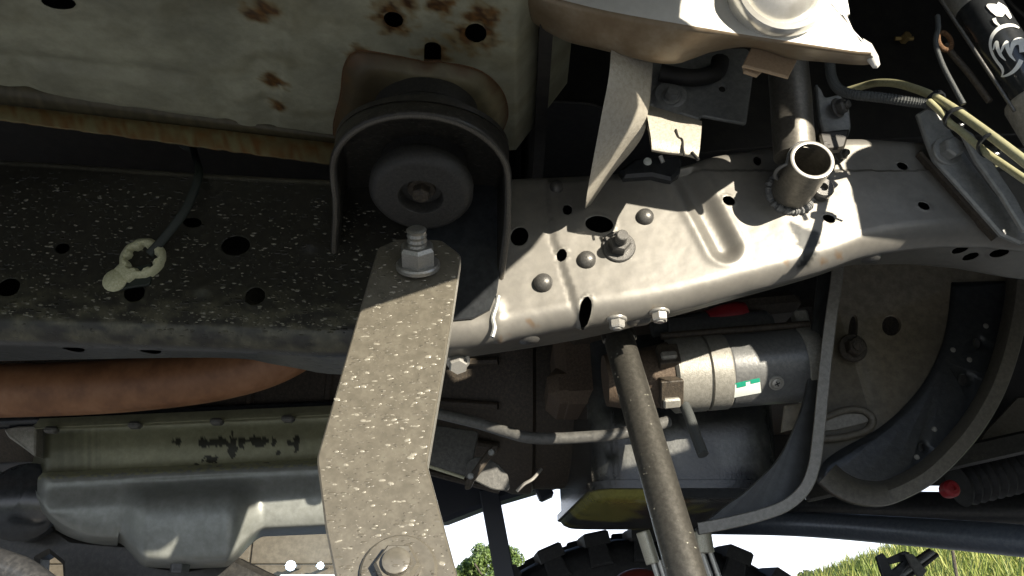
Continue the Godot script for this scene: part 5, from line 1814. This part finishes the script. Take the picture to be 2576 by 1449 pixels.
func starter() -> void:
	var o := thing("starter_motor", "starter motor with black body, aluminium ends and a green and white label", "starter motor")
	var a := pz(1640, 948, -0.92)
	var b := pz(2057, 913, -0.92)
	var dir := (b - a).normalized()
	var at := func(px: float) -> float: return (pz(px, 930.0 - 0.085 * (px - 1850.0), -0.92) - a).dot(dir)
	var xf := aim(a, dir)
	var r := 0.0440
	var s := Soup.new()
	s.lathe([[r - 0.001, at.call(1822)], [r, at.call(1826)], [r, at.call(2000)], [r - 0.001, at.call(2003)]], xf, 56)
	obj("body_tube", s, M["starter_black"], o)
	s = Soup.new()
	s.lathe([[r, at.call(2001)], [r + 0.0014, at.call(2003)], [r + 0.0014, at.call(2036)], [r - 0.001, at.call(2046)], [r - 0.008, at.call(2055)], [r - 0.018, at.call(2059)], [0.0, at.call(2061)]], xf, 56)
	obj("end_cap", s, M["cast_aluminium"], o, 30.0)
	s = Soup.new()
	s.lathe([[0.0, at.call(1682)], [r - 0.003, at.call(1683)], [r + 0.001, at.call(1690)], [r + 0.0012, at.call(1764)], [r - 0.002, at.call(1766)], [r - 0.002, at.call(1770)], [r + 0.0012, at.call(1772)], [r + 0.0012, at.call(1818)], [r - 0.001, at.call(1822)]], xf, 56)
	obj("drive_bracket", s, M["cast_aluminium"], o, 30.0)
	s = Soup.new()
	s.lathe([[0.0, at.call(1520)], [0.030, at.call(1522)], [0.034, at.call(1560)], [0.036, at.call(1640)], [0.040, at.call(1686)]], xf, 40)
	obj("nose", s, M["rusty_casting"], o, 35.0)
	# dark blocks paint the drive bracket's shaded notches, each with its screw boss
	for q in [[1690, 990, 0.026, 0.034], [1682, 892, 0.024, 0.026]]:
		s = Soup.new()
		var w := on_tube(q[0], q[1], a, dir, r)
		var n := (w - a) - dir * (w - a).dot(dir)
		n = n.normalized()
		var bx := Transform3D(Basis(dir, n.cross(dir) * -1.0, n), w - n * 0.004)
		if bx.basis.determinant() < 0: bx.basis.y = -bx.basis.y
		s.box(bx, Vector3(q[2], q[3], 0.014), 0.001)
		obj("notch_shade_block", s, M["engine_grime"], o)
		s = Soup.new()
		s.box(bx.translated_local(Vector3(-0.001, -q[3] * 0.28 if q[1] > 950 else -0.004, 0.005)), Vector3(q[2] * 0.75, q[3] * 0.36, 0.014), 0.002)
		obj("screw_boss", s, M["cast_aluminium"], o)
	# through bolt lug along the top and the solenoid behind
	s = Soup.new()
	var up := Vector3(0, 0.80, 0.45).normalized()
	s.tube(PackedVector3Array([xf * Vector3(0, at.call(1660), 0) + up * (r + 0.004), xf * Vector3(0, at.call(2030), 0) + up * (r + 0.004)]), 0.0045, 12)
	obj("through_bolt", s, M["engine_grime"], o)
	s = Soup.new()
	s.lathe([[0.0, at.call(1700)], [0.024, at.call(1702)], [0.025, at.call(1960)], [0.020, at.call(1975)], [0.0, at.call(1978)]], aim(a + Vector3(0, 0.058, -0.035), dir), 32)
	obj("solenoid", s, M["starter_black"], o, 30.0)
	s = Soup.new()
	s.box(aim(xf * Vector3(0, at.call(2030), 0) + Vector3(-0.004, r + 0.004, 0.010), dir), Vector3(0.03, 0.016, 0.02), 0.003)
	obj("cap_lug", s, M["cast_aluminium"], o)
	# screw
	var sp := on_tube(1953, 963, a, dir, r)
	var sn := ((sp - a) - dir * (sp - a).dot(dir)).normalized()
	s = Soup.new()
	s.lathe([[0.0088, -0.001], [0.0088, 0.0012], [0.0080, 0.0022], [0.0066, 0.0022], [0.0062, 0.0012], [0.0058, 0.0026], [0.0040, 0.0032], [0.0, 0.0034]], aim(sp, sn), 28)
	var sc := obj("screw", s, M["bright_zinc"], o, 30.0)
	for k in 2:
		s = Soup.new()
		s.box(aim(sp + sn * 0.0031, sn).rotated_local(Vector3.UP, 0.4 + k * PI / 2), Vector3(0.0066, 0.0009, 0.0014))
		obj("cross_slot", s, M["shock_black"], sc)
	# label: white patch, green heading blocks
	patch("label", [1832, 968, 1911, 951, 1915, 988, 1833, 1003], a, dir, r + 0.0005, M["label_white"], o)
	patch("label_print", [1853, 963, 1876, 958, 1877, 971, 1854, 976], a, dir, r + 0.0010, M["label_green"], o)
	patch("label_print", [1888, 955, 1911, 951, 1912, 961, 1889, 966], a, dir, r + 0.0010, M["label_green"], o)
	patch("label_print", [1833, 968, 1911, 951, 1911, 954, 1833, 971], a, dir, r + 0.0009, M["label_green"], o)
	patch("label_print", [1834, 986, 1842, 984, 1838, 994, 1834, 998], a, dir, r + 0.0010, M["label_green"], o)
	var d := thing("drain_tube", "short grey rubber drain tube hanging under the starter motor", "tube")
	s = Soup.new()
	s.tube(path3([pz(1722, 1020, -0.90), pz(1735, 1050, -0.89), pz(1750, 1095, -0.88), pz(1769, 1144, -0.87)], 6), 0.0062, 16)
	obj("tube", s, M["hose_rubber"], d)
	var hb := thing("hanging_tab", "brown sheet tab hanging below the starter motor's end", "tab")
	zplate("tab", [1974, 1020, 2022, 1012, 2022, 1060, 2006, 1076, 1966, 1087], -0.93, 0.004, M["brown_web"], hb, [], 0.001)

func patch(called: String, q: Array, a: Vector3, dir: Vector3, r: float, m: Material, parent: Node) -> void:
	var s := Soup.new()
	var n := 8
	for i in n:
		for j in 4:
			var c := []
			for e in [[i, j], [i + 1, j], [i + 1, j + 1], [i, j + 1]]:
				var u: float = e[0] / float(n)
				var v: float = e[1] / 4.0
				var p := Vector2(q[0], q[1]).lerp(Vector2(q[2], q[3]), u).lerp(Vector2(q[6], q[7]).lerp(Vector2(q[4], q[5]), u), v)
				c.append(on_tube(p.x, p.y, a, dir, r))
			s.quad(c[0], c[1], c[2], c[3])
	obj(called, s, m, parent, 60.0)

func engine_pan() -> void:
	var o := thing("engine_oil_pan", "glossy black engine oil pan with a yellow oil stain underneath", "oil pan")
	var e := EYE.y
	var x0 := 0.085
	var x1 := 0.335
	var z0 := -1.40
	var z1 := -1.0
	var levels := [[0.50, -0.008], [0.30, -0.004], [0.158, 0.0], [0.151, 0.0], [0.1495, -0.006], [0.140, -0.006], [0.138, -0.001], [0.132, 0.003], [0.128, 0.010], [0.126, 0.03]]
	var rings := []
	for l in levels:
		var i: float = l[1]
		var r := 0.035
		var ring := PackedVector3Array()
		for k in 4:
			var c: Vector2 = [Vector2(x1 - i - r, z1 - i - r), Vector2(x1 - i - r, z0 + i + r), Vector2(x0 + i + r, z0 + i + r), Vector2(x0 + i + r, z1 - i - r)][k]
			for j in 9:
				var a := PI / 2 - (k + j / 8.0) * PI / 2
				ring.append(Vector3(c.x + cos(a) * r, e + l[0], c.y + sin(a) * r))
		# points between the corners so that stains have an edge to follow
		var fine := PackedVector3Array()
		for k in ring.size():
			var p := ring[k]
			var q := ring[(k + 1) % ring.size()]
			var m := 1 if k % 9 != 8 else (26 if k == 8 or k == 26 else 16)
			for j in m: fine.append(p.lerp(q, j / float(m)))
		for k in fine.size():
			var sh := clampf((x1 - fine[k].x) / (x1 - x0), 0.0, 1.0)
			fine[k].x += 0.016 * sh + 0.055 * (fine[k].z - z1) * sh
		rings.append(fine)
	var fine_rings := []
	for i in rings.size() - 1:
		var m := maxi(1, int(absf(levels[i][0] - levels[i + 1][0]) / 0.012))
		for j in m:
			var ring := PackedVector3Array()
			for k in rings[i].size(): ring.append(rings[i][k].lerp(rings[i + 1][k], j / float(m)))
			fine_rings.append(ring)
	fine_rings.append(rings[-1])
	# the underside, drawn in towards its middle
	var mid := Vector3((x0 + x1) / 2, e + 0.122, (z0 + z1) / 2)
	for t in [0.2, 0.4, 0.6, 0.8, 0.98]:
		var ring := PackedVector3Array()
		for q in rings[-1]: ring.append(q.lerp(mid, t))
		fine_rings.append(ring)
	for q in fine_rings: q.reverse()
	fine_rings.reverse()
	var s := Soup.new()
	s.rings(fine_rings, true, true, false)
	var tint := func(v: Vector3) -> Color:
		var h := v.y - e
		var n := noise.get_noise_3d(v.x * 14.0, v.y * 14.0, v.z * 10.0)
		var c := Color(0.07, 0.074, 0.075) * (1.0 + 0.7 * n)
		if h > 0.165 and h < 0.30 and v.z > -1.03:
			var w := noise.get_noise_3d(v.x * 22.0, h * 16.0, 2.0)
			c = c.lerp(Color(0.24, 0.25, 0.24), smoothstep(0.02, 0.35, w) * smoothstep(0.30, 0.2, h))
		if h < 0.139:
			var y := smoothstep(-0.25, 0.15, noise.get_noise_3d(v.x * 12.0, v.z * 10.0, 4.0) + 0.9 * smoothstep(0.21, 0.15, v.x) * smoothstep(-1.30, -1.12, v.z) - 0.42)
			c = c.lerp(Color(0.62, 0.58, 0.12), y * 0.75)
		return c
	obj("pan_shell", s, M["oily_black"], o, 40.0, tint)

# ---------------------------------------------------------------- crossmembers
func crossmembers() -> void:
	var o := thing("curved_crossmember", "curved grey edged crossmember sweeping under the black oil pan", "crossmember")
	var outer := spline(pairs([2124, 660, 2118, 720, 2106, 800, 2094, 900, 2084, 1000, 2074, 1100, 2062, 1180, 2036, 1240, 1985, 1285, 1920, 1310, 1840, 1330, 1760, 1345]), 5)
	var inner := spline(pairs([2060, 660, 2056, 720, 2046, 800, 2038, 900, 2024, 1000, 1996, 1080, 1960, 1150, 1915, 1200, 1870, 1240, 1830, 1268, 1790, 1300, 1750, 1330]), 5)
	var flat := []
	for q in outer: flat.append(q.x); flat.append(q.y)
	inner.reverse()
	for q in inner: flat.append(q.x); flat.append(q.y)
	var tint := func(v: Vector3) -> Color:
		return Color(0.17, 0.205, 0.26) * (1.0 + 0.9 * noise.get_noise_2d(v.x * 25.0, v.y * 40.0))
	zplate("web", flat, -0.885, 0.005, M["brown_web"], o, [], 0.001, 0.0, tint)
	var s := Soup.new()
	var rows := []
	for i in outer.size():
		var q: Vector2 = outer[i]
		var t: Vector2 = (outer[mini(i + 1, outer.size() - 1)] - outer[maxi(i - 1, 0)]).normalized()
		var n := Vector2(-t.y, t.x)     # towards the inside of the bend
		var w := 31.0
		var f := func(d: float, z: float) -> Vector3: return pz(q.x + n.x * d, q.y + n.y * d, z)
		rows.append([f.call(0.0, -0.89), f.call(0.0, -0.852), f.call(2.0, -0.850), f.call(w - 2.0, -0.850), f.call(w, -0.852), f.call(w, -0.89)])
	for i in rows.size() - 1:
		for j in 5: s.quad(rows[i][j], rows[i + 1][j], rows[i + 1][j + 1], rows[i][j + 1])
	obj("edge_flange", s, M["web_edge"], o, 35.0)
	var p := thing("front_crossmember", "large brown grey crossmember plate with holes and a rolled outer edge", "crossmember")
	var out2 := spline(pairs([2600, 640, 2590, 760, 2566, 880, 2530, 985, 2480, 1075, 2420, 1150, 2350, 1215, 2280, 1255, 2220, 1274, 2150, 1268, 2095, 1244, 2060, 1215]), 5)
	flat = []
	for q in out2: flat.append(q.x); flat.append(q.y)
	flat.append_array([2040, 1100, 2052, 900, 2070, 660])
	var z2 := -0.985
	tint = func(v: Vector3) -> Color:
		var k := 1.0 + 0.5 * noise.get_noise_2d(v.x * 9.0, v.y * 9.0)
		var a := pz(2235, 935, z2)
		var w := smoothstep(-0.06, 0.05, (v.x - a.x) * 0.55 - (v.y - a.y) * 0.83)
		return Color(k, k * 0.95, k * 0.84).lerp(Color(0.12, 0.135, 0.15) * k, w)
	var holes := [holez(2243, 818, 23, 26, z2, 0.3), holez(2146, 830, 11, 38, z2, 0.1), holez(2430, 952, 13, 15, z2), holez(2465, 860, 11, 13, z2), holez(2325, 1122, 8, 10, z2)]
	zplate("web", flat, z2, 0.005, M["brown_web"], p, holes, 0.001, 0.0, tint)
	s = Soup.new()
	rows = []
	for i in out2.size():
		var q: Vector2 = out2[i]
		var t: Vector2 = (out2[mini(i + 1, out2.size() - 1)] - out2[maxi(i - 1, 0)]).normalized()
		var n := Vector2(-t.y, t.x)
		var f := func(d: float, z: float) -> Vector3: return pz(q.x + n.x * d, q.y + n.y * d, z)
		rows.append([f.call(0.0, z2), f.call(0.0, -0.945), f.call(3.0, -0.940), f.call(36.0, -0.940), f.call(56.0, -0.955), f.call(68.0, z2 + 0.0005)])
	for i in rows.size() - 1:
		for j in 5: s.quad(rows[i][j], rows[i + 1][j], rows[i + 1][j + 1], rows[i][j + 1])
	obj("rolled_edge", s, M["brown_edge"], p, 60.0)
	var low := spline(pairs([2600, 700, 2592, 770, 2560, 880, 2522, 985, 2472, 1072, 2412, 1146, 2342, 1208, 2276, 1246, 2220, 1262, 2150, 1256, 2098, 1232, 2066, 1206, 2078, 1160, 2130, 1122, 2205, 1082, 2270, 1030, 2330, 960, 2372, 880, 2392, 800, 2402, 705]), 4)
	var lowp := PackedVector2Array()
	for q in low:
		var w := pz(q.x, q.y, z2 + 0.010)
		lowp.append(Vector2(w.x, w.y))
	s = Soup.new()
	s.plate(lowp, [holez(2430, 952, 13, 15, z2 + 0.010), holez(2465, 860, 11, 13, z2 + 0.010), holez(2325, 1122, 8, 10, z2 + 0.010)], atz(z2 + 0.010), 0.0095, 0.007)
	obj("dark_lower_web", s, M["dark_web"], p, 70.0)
	s = Soup.new()
	var lip := []
	for q in pairs([2050, 1064, 2085, 1046, 2125, 1032, 2160, 1030, 2185, 1040, 2196, 1058, 2186, 1078, 2160, 1090, 2120, 1100, 2060, 1106]): lip.append(pz(q.x, q.y, z2 + 0.006))
	s.tube(path3(lip, 6), 0.0045, 10)
	obj("opening_lip", s, M["brown_edge"], p)
	s = Soup.new()
	s.plate(rounded(onz([2045, 1066, 2120, 1040, 2170, 1040, 2190, 1058, 2160, 1068, 2100, 1082, 2045, 1085], z2 + 0.003), 0.008), [], atz(z2 + 0.003), 0.002, 0.0006)
	obj("opening_wall", s, M["web_edge"], p)
	for q in [[2400, 880], [2440, 905], [2455, 1010], [2350, 1080], [2300, 1150], [2480, 820], [2420, 1060], [2390, 1100]]:
		s = Soup.new()
		s.lathe([[0.0035, 0.0], [0.0028, 0.0012], [0.0, 0.0016]], aim(pz(q[0] + rng.randf_range(-10, 10), q[1], z2 + 0.0101), Vector3.BACK), 10)
		obj("mud_spot", s, M["web_edge"], p)

# ---------------------------------------------------------------- steering linkage, axle and clamps
func linkage() -> void:
	var list := [["drag_link", "front of two dark horizontal tubes at lower right", [[1700, 1316, 1.80], [1990, 1318, 1.62], [2300, 1338, 1.36], [2576, 1361, 1.20], [2900, 1392, 1.05]], 0.0238, "link_paint", "steering link"],
		["axle_tube", "thicker dark tube behind and above the front horizontal tube", [[1900, 1262, 1.75], [2200, 1276, 1.65], [2576, 1284, 1.5], [2900, 1290, 1.4]], 0.033, "oily_black_plain", "axle"]]
	var s: Soup
	for q in list:
		var o := thing(q[0], q[1], q[5])
		var pts := []
		for w in q[2]: pts.append(pdepth(w[0], w[1], w[2]))
		s = Soup.new()
		s.tube(path3(pts, 8), q[3], 32)
		obj("tube", s, M[q[4]], o)
	var fl := thing("track_bar", "flat dark bar slanting down to the left behind the large crossmember", "bar")
	s = Soup.new()
	var a := pz(2020, 1236, -1.25)
	var b := pz(2700, 1085, -1.25)
	var dir := (b - a).normalized()
	s.box(Transform3D(Basis(dir, Vector3.BACK.cross(dir), Vector3.BACK), (a + b) / 2), Vector3(a.distance_to(b), 0.034, 0.014), 0.004)
	obj("bar", s, M["black_paint"], fl)
	var rb := thing("red_bush", "small red rubber bush above the horizontal tubes", "bush")
	s = Soup.new()
	s.lathe([[0.011, -0.012], [0.0125, -0.006], [0.0125, 0.004], [0.009, 0.008], [0.004, 0.0085], [0.0035, 0.005], [0.0, 0.005]], aim(pz(2391, 1230, -1.2), Vector3(0.1, 0.1, 1)), 20)
	obj("bush", s, M["red_rubber"], rb, 40.0)
	var bt := thing("ribbed_boot", "black ribbed rubber boot at the lower right edge", "boot")
	s = Soup.new()
	var pa := pz(2412, 1222, -1.32)
	var pb := pz(2720, 1140, -1.32)
	var prof := []
	for k in 60:
		prof.append([0.028 + 0.006 * (0.5 + 0.5 * cos(k * PI / 2.0)) + 0.0001 * k, pa.distance_to(pb) * k / 59.0])
	s.lathe(prof, aim(pa, pb - pa), 28)
	obj("boot", s, M["tyre_rubber"], bt, 30.0)
	var lp := thing("leaf_shield", "dim brown shield panel behind the ribbed boot", "shield")
	zplate("panel", [2440, 1150, 2480, 1085, 2560, 1000, 2700, 1000, 2700, 1140, 2576, 1120, 2500, 1150], -1.4, 0.004, M["brown_edge"], lp, [], 0.001)
	# sleeves with threaded rods either side of the strut's foot
	var two := [["slender steel sleeve and rod left of the strut's lower end", [1617, 1337], [1643, 1418], 0.0092, [1650, 1418], [1684, 1520], 0.0046], ["short gold coloured sleeve and rod right of the strut's lower end", [1765, 1336], [1774, 1392], 0.0120, [1775, 1392], [1822, 1520], 0.0046]]
	for q in two:
		var o := thing("threaded_sleeve", q[0], "sleeve", "sleeves beside the strut")
		s = Soup.new()
		var t0 := pz(q[1][0], q[1][1], -1.10)
		var t1 := pz(q[2][0], q[2][1], -1.10)
		s.lathe([[q[3] * 0.9, 0.0], [q[3], 0.001], [q[3], t0.distance_to(t1) - 0.001], [q[3] * 0.9, t0.distance_to(t1)]], aim(t1, t0 - t1), 28)
		obj("sleeve", s, M["sleeve_metal"], o, 30.0)
		for d in [-0.5, 0.5]:
			s = Soup.new()
			var off := Vector3(d * q[3] * 0.9, 0, 0)
			s.tube(PackedVector3Array([pz(q[4][0], q[4][1], -1.10) + off + Vector3(0, 0.004, 0), pz(q[5][0], q[5][1], -1.10) + off]), q[6] * 0.75, 14)
			obj("rod", s, M["bright_zinc"], o)
	var rd := thing("red_cover", "dull red domed cover low behind the strut", "cover")
	s = Soup.new()
	s.lathe([[0.060, -0.06], [0.060, 0.0], [0.055, 0.014], [0.04, 0.026], [0.0, 0.032]], aim(pz(1616, 1528, -1.34), Vector3(0, 0.25, 1)), 36)
	obj("dome", s, M["red_paint"], rd, 50.0)
	# lower left: crossmember and tube under the gearbox
	var cm := thing("gearbox_crossmember", "dark crossmember crossing below the transmission pan", "crossmember")
	zplate("plate", [-300, 1140, -20, 1180, 30, 1214, 66, 1240, 128, 1292, 122, 1312, 180, 1354, 262, 1362, 330, 1366, 352, 1398, 400, 1420, 470, 1428, 560, 1412, 592, 1402, 660, 1436, 720, 1462, 900, 1560, 160, 1560, 152, 1418, 120, 1392, 96, 1406, 92, 1470, -300, 1560], -1.16, 0.03, M["black_paint"], cm, [], 0.006)
	s = Soup.new()
	s.lathe([[0.05, -0.03], [0.052, 0.0], [0.04, 0.012], [0.0, 0.016]], aim(pz(60, 1262, -1.12), Vector3(0.2, 0, 1)), 30)
	obj("mount_cup", s, M["shock_black"], cm, 40.0)
	var tb := thing("lower_tube", "dark blue grey tube in the bottom left corner", "tube")
	s = Soup.new()
	s.tube(path3([pz(-200, 1360, -1.0), pz(0, 1420, -1.0), pz(70, 1450, -1.0), pz(160, 1520, -1.0)], 6), 0.017, 24)
	obj("tube", s, M["oily_black_plain"], tb)
	# clamp arm at the lower right
	var ca := thing("clamp_arm", "black clamp arm with a grey strap below the front horizontal tube", "clamp")
	zplate("side_plate", [2206, 1400, 2222, 1391, 2232, 1404, 2244, 1434, 2252, 1430, 2272, 1412, 2240, 1420, 2226, 1408, 2276, 1386, 2290, 1390, 2284, 1424, 2262, 1452, 2240, 1500, 2180, 1500, 2222, 1450], -1.30, 0.008, M["shock_black"], ca, [], 0.001)
	for k in 3:
		s = Soup.new()
		s.tube(PackedVector3Array([pz(2340 + k * 9, 1384 + k * 5, -1.31), pz(2180 + k * 16, 1494 + k * 8, -1.31)]), 0.0036, 10)
		obj("rod", s, M["black_paint"] if k != 1 else M["gusset_grey"], ca)
	s = Soup.new()
	s.plate(onz([2278, 1392, 2298, 1394, 2332, 1436, 2316, 1460, 2292, 1420], -1.285), [], atz(-1.285), 0.006, 0.001)
	obj("strap", s, M["gusset_dark"], ca)
	var st := thing("field_stake", "thin brown stake standing in the bright grass", "stake")
	s = Soup.new()
	var sb := pz(2399, 1449, -9.0)
	s.tube(PackedVector3Array([Vector3(sb.x, hill(sb.x, sb.z) - 0.1, sb.z), pz(2396, 1385, -9.0)]), 0.018, 8)
	obj("stake", s, M["bark"], st)

# ---------------------------------------------------------------- wheels
func wheel(label: String, centre: Vector3, inward: float, size: float) -> Node3D:
	var o := thing("wheel", label, "wheel")
	o.position = centre
	var r := size
	var w := 0.15
	var g := size - 0.465
	var prof := [[0.215, -w * 0.80], [0.24, -w * 0.94], [0.30 + g * 0.5, -w * 1.04], [0.37 + g, -w * 1.03], [0.415 + g, -w * 0.97], [0.438 + g, -w * 0.86], [0.445 + g, -w * 0.5], [0.447 + g, 0.0], [0.445 + g, w * 0.5], [0.438 + g, w * 0.86], [0.415 + g, w * 0.97], [0.37 + g, w * 1.03], [0.30 + g * 0.5, w * 1.04], [0.24, w * 0.94], [0.215, w * 0.80], [0.20, 0.0], [0.215, -w * 0.80]]
	var s := Soup.new()
	s.lathe(prof, aim(Vector3.ZERO, Vector3.BACK), 72, false)
	obj("tyre", s, M["tyre_rubber"], o, 50.0)
	s = Soup.new()
	s.lathe([[0.0, -0.02], [0.07, -0.02], [0.08, 0.0], [0.16, -0.01], [0.19, 0.02], [0.215, 0.10], [0.222, 0.12], [0.21, 0.12], [0.18, 0.03], [0.0, 0.01]], Transform3D(Basis(Vector3.RIGHT, PI / 2 * inward), Vector3.ZERO), 40)
	obj("rim", s, M["bolt_steel"], o, 40.0)
	s = Soup.new()
	s.lathe([[0.0, -0.02], [0.14, -0.02], [0.145, 0.0], [0.145, 0.06], [0.06, 0.07], [0.0, 0.07]], Transform3D(Basis(Vector3.RIGHT, PI / 2 * inward), Vector3.ZERO), 40)
	obj("brake_drum", s, M["red_paint"], o, 40.0)
	# shoulder and centre lugs
	var lug := []
	for kind in 3:
		s = Soup.new()
		if kind < 2:
			var sg := -1.0 if kind == 0 else 1.0
			s.plate(PackedVector2Array([Vector2(-0.026, 0.060 * sg), Vector2(0.024, 0.070 * sg), Vector2(0.030, 0.158 * sg), Vector2(-0.020, 0.158 * sg)]), [], Transform3D(Basis(Vector3.RIGHT, Vector3.FORWARD, Vector3.UP), Vector3(0, r - 0.006, 0)), 0.026, 0.004)
			s.plate(PackedVector2Array([Vector2(-0.018, -0.05), Vector2(0.026, -0.05), Vector2(0.020, 0.006), Vector2(-0.014, 0.006)]), [], Transform3D(Basis(Vector3.RIGHT, Vector3(0, 0.97, -0.22 * -sg), Vector3(0, 0.22, -sg)).orthonormalized(), Vector3(0, 0.445 + g, -0.1545 * sg)), 0.009, 0.003)
		else:
			s.plate(PackedVector2Array([Vector2(-0.024, -0.046), Vector2(0.012, -0.050), Vector2(0.026, 0.040), Vector2(-0.010, 0.050)]), [], Transform3D(Basis(Vector3.RIGHT, Vector3.FORWARD, Vector3.UP), Vector3(0, r - 0.007, 0)), 0.018, 0.004)
		lug.append(crease_mesh(s.v, 30.0))
	for k in 32:
		for kind in 3:
			var m := put("tread_lug", lug[kind], M["tyre_rubber"], o)
			m.rotation.z = TAU * (k + [0.0, 0.5, 0.25][kind]) / 32
	return o

func wheels() -> void:
	wheel("far black mud terrain tyre under the oil pan, seen from its inner side", Vector3(0.255, 0.502, -1.80), 1.0, 0.50)
	wheel("near black mud terrain tyre outside the right edge", Vector3(1.0, 0.52, -0.27), -1.0, 0.465)
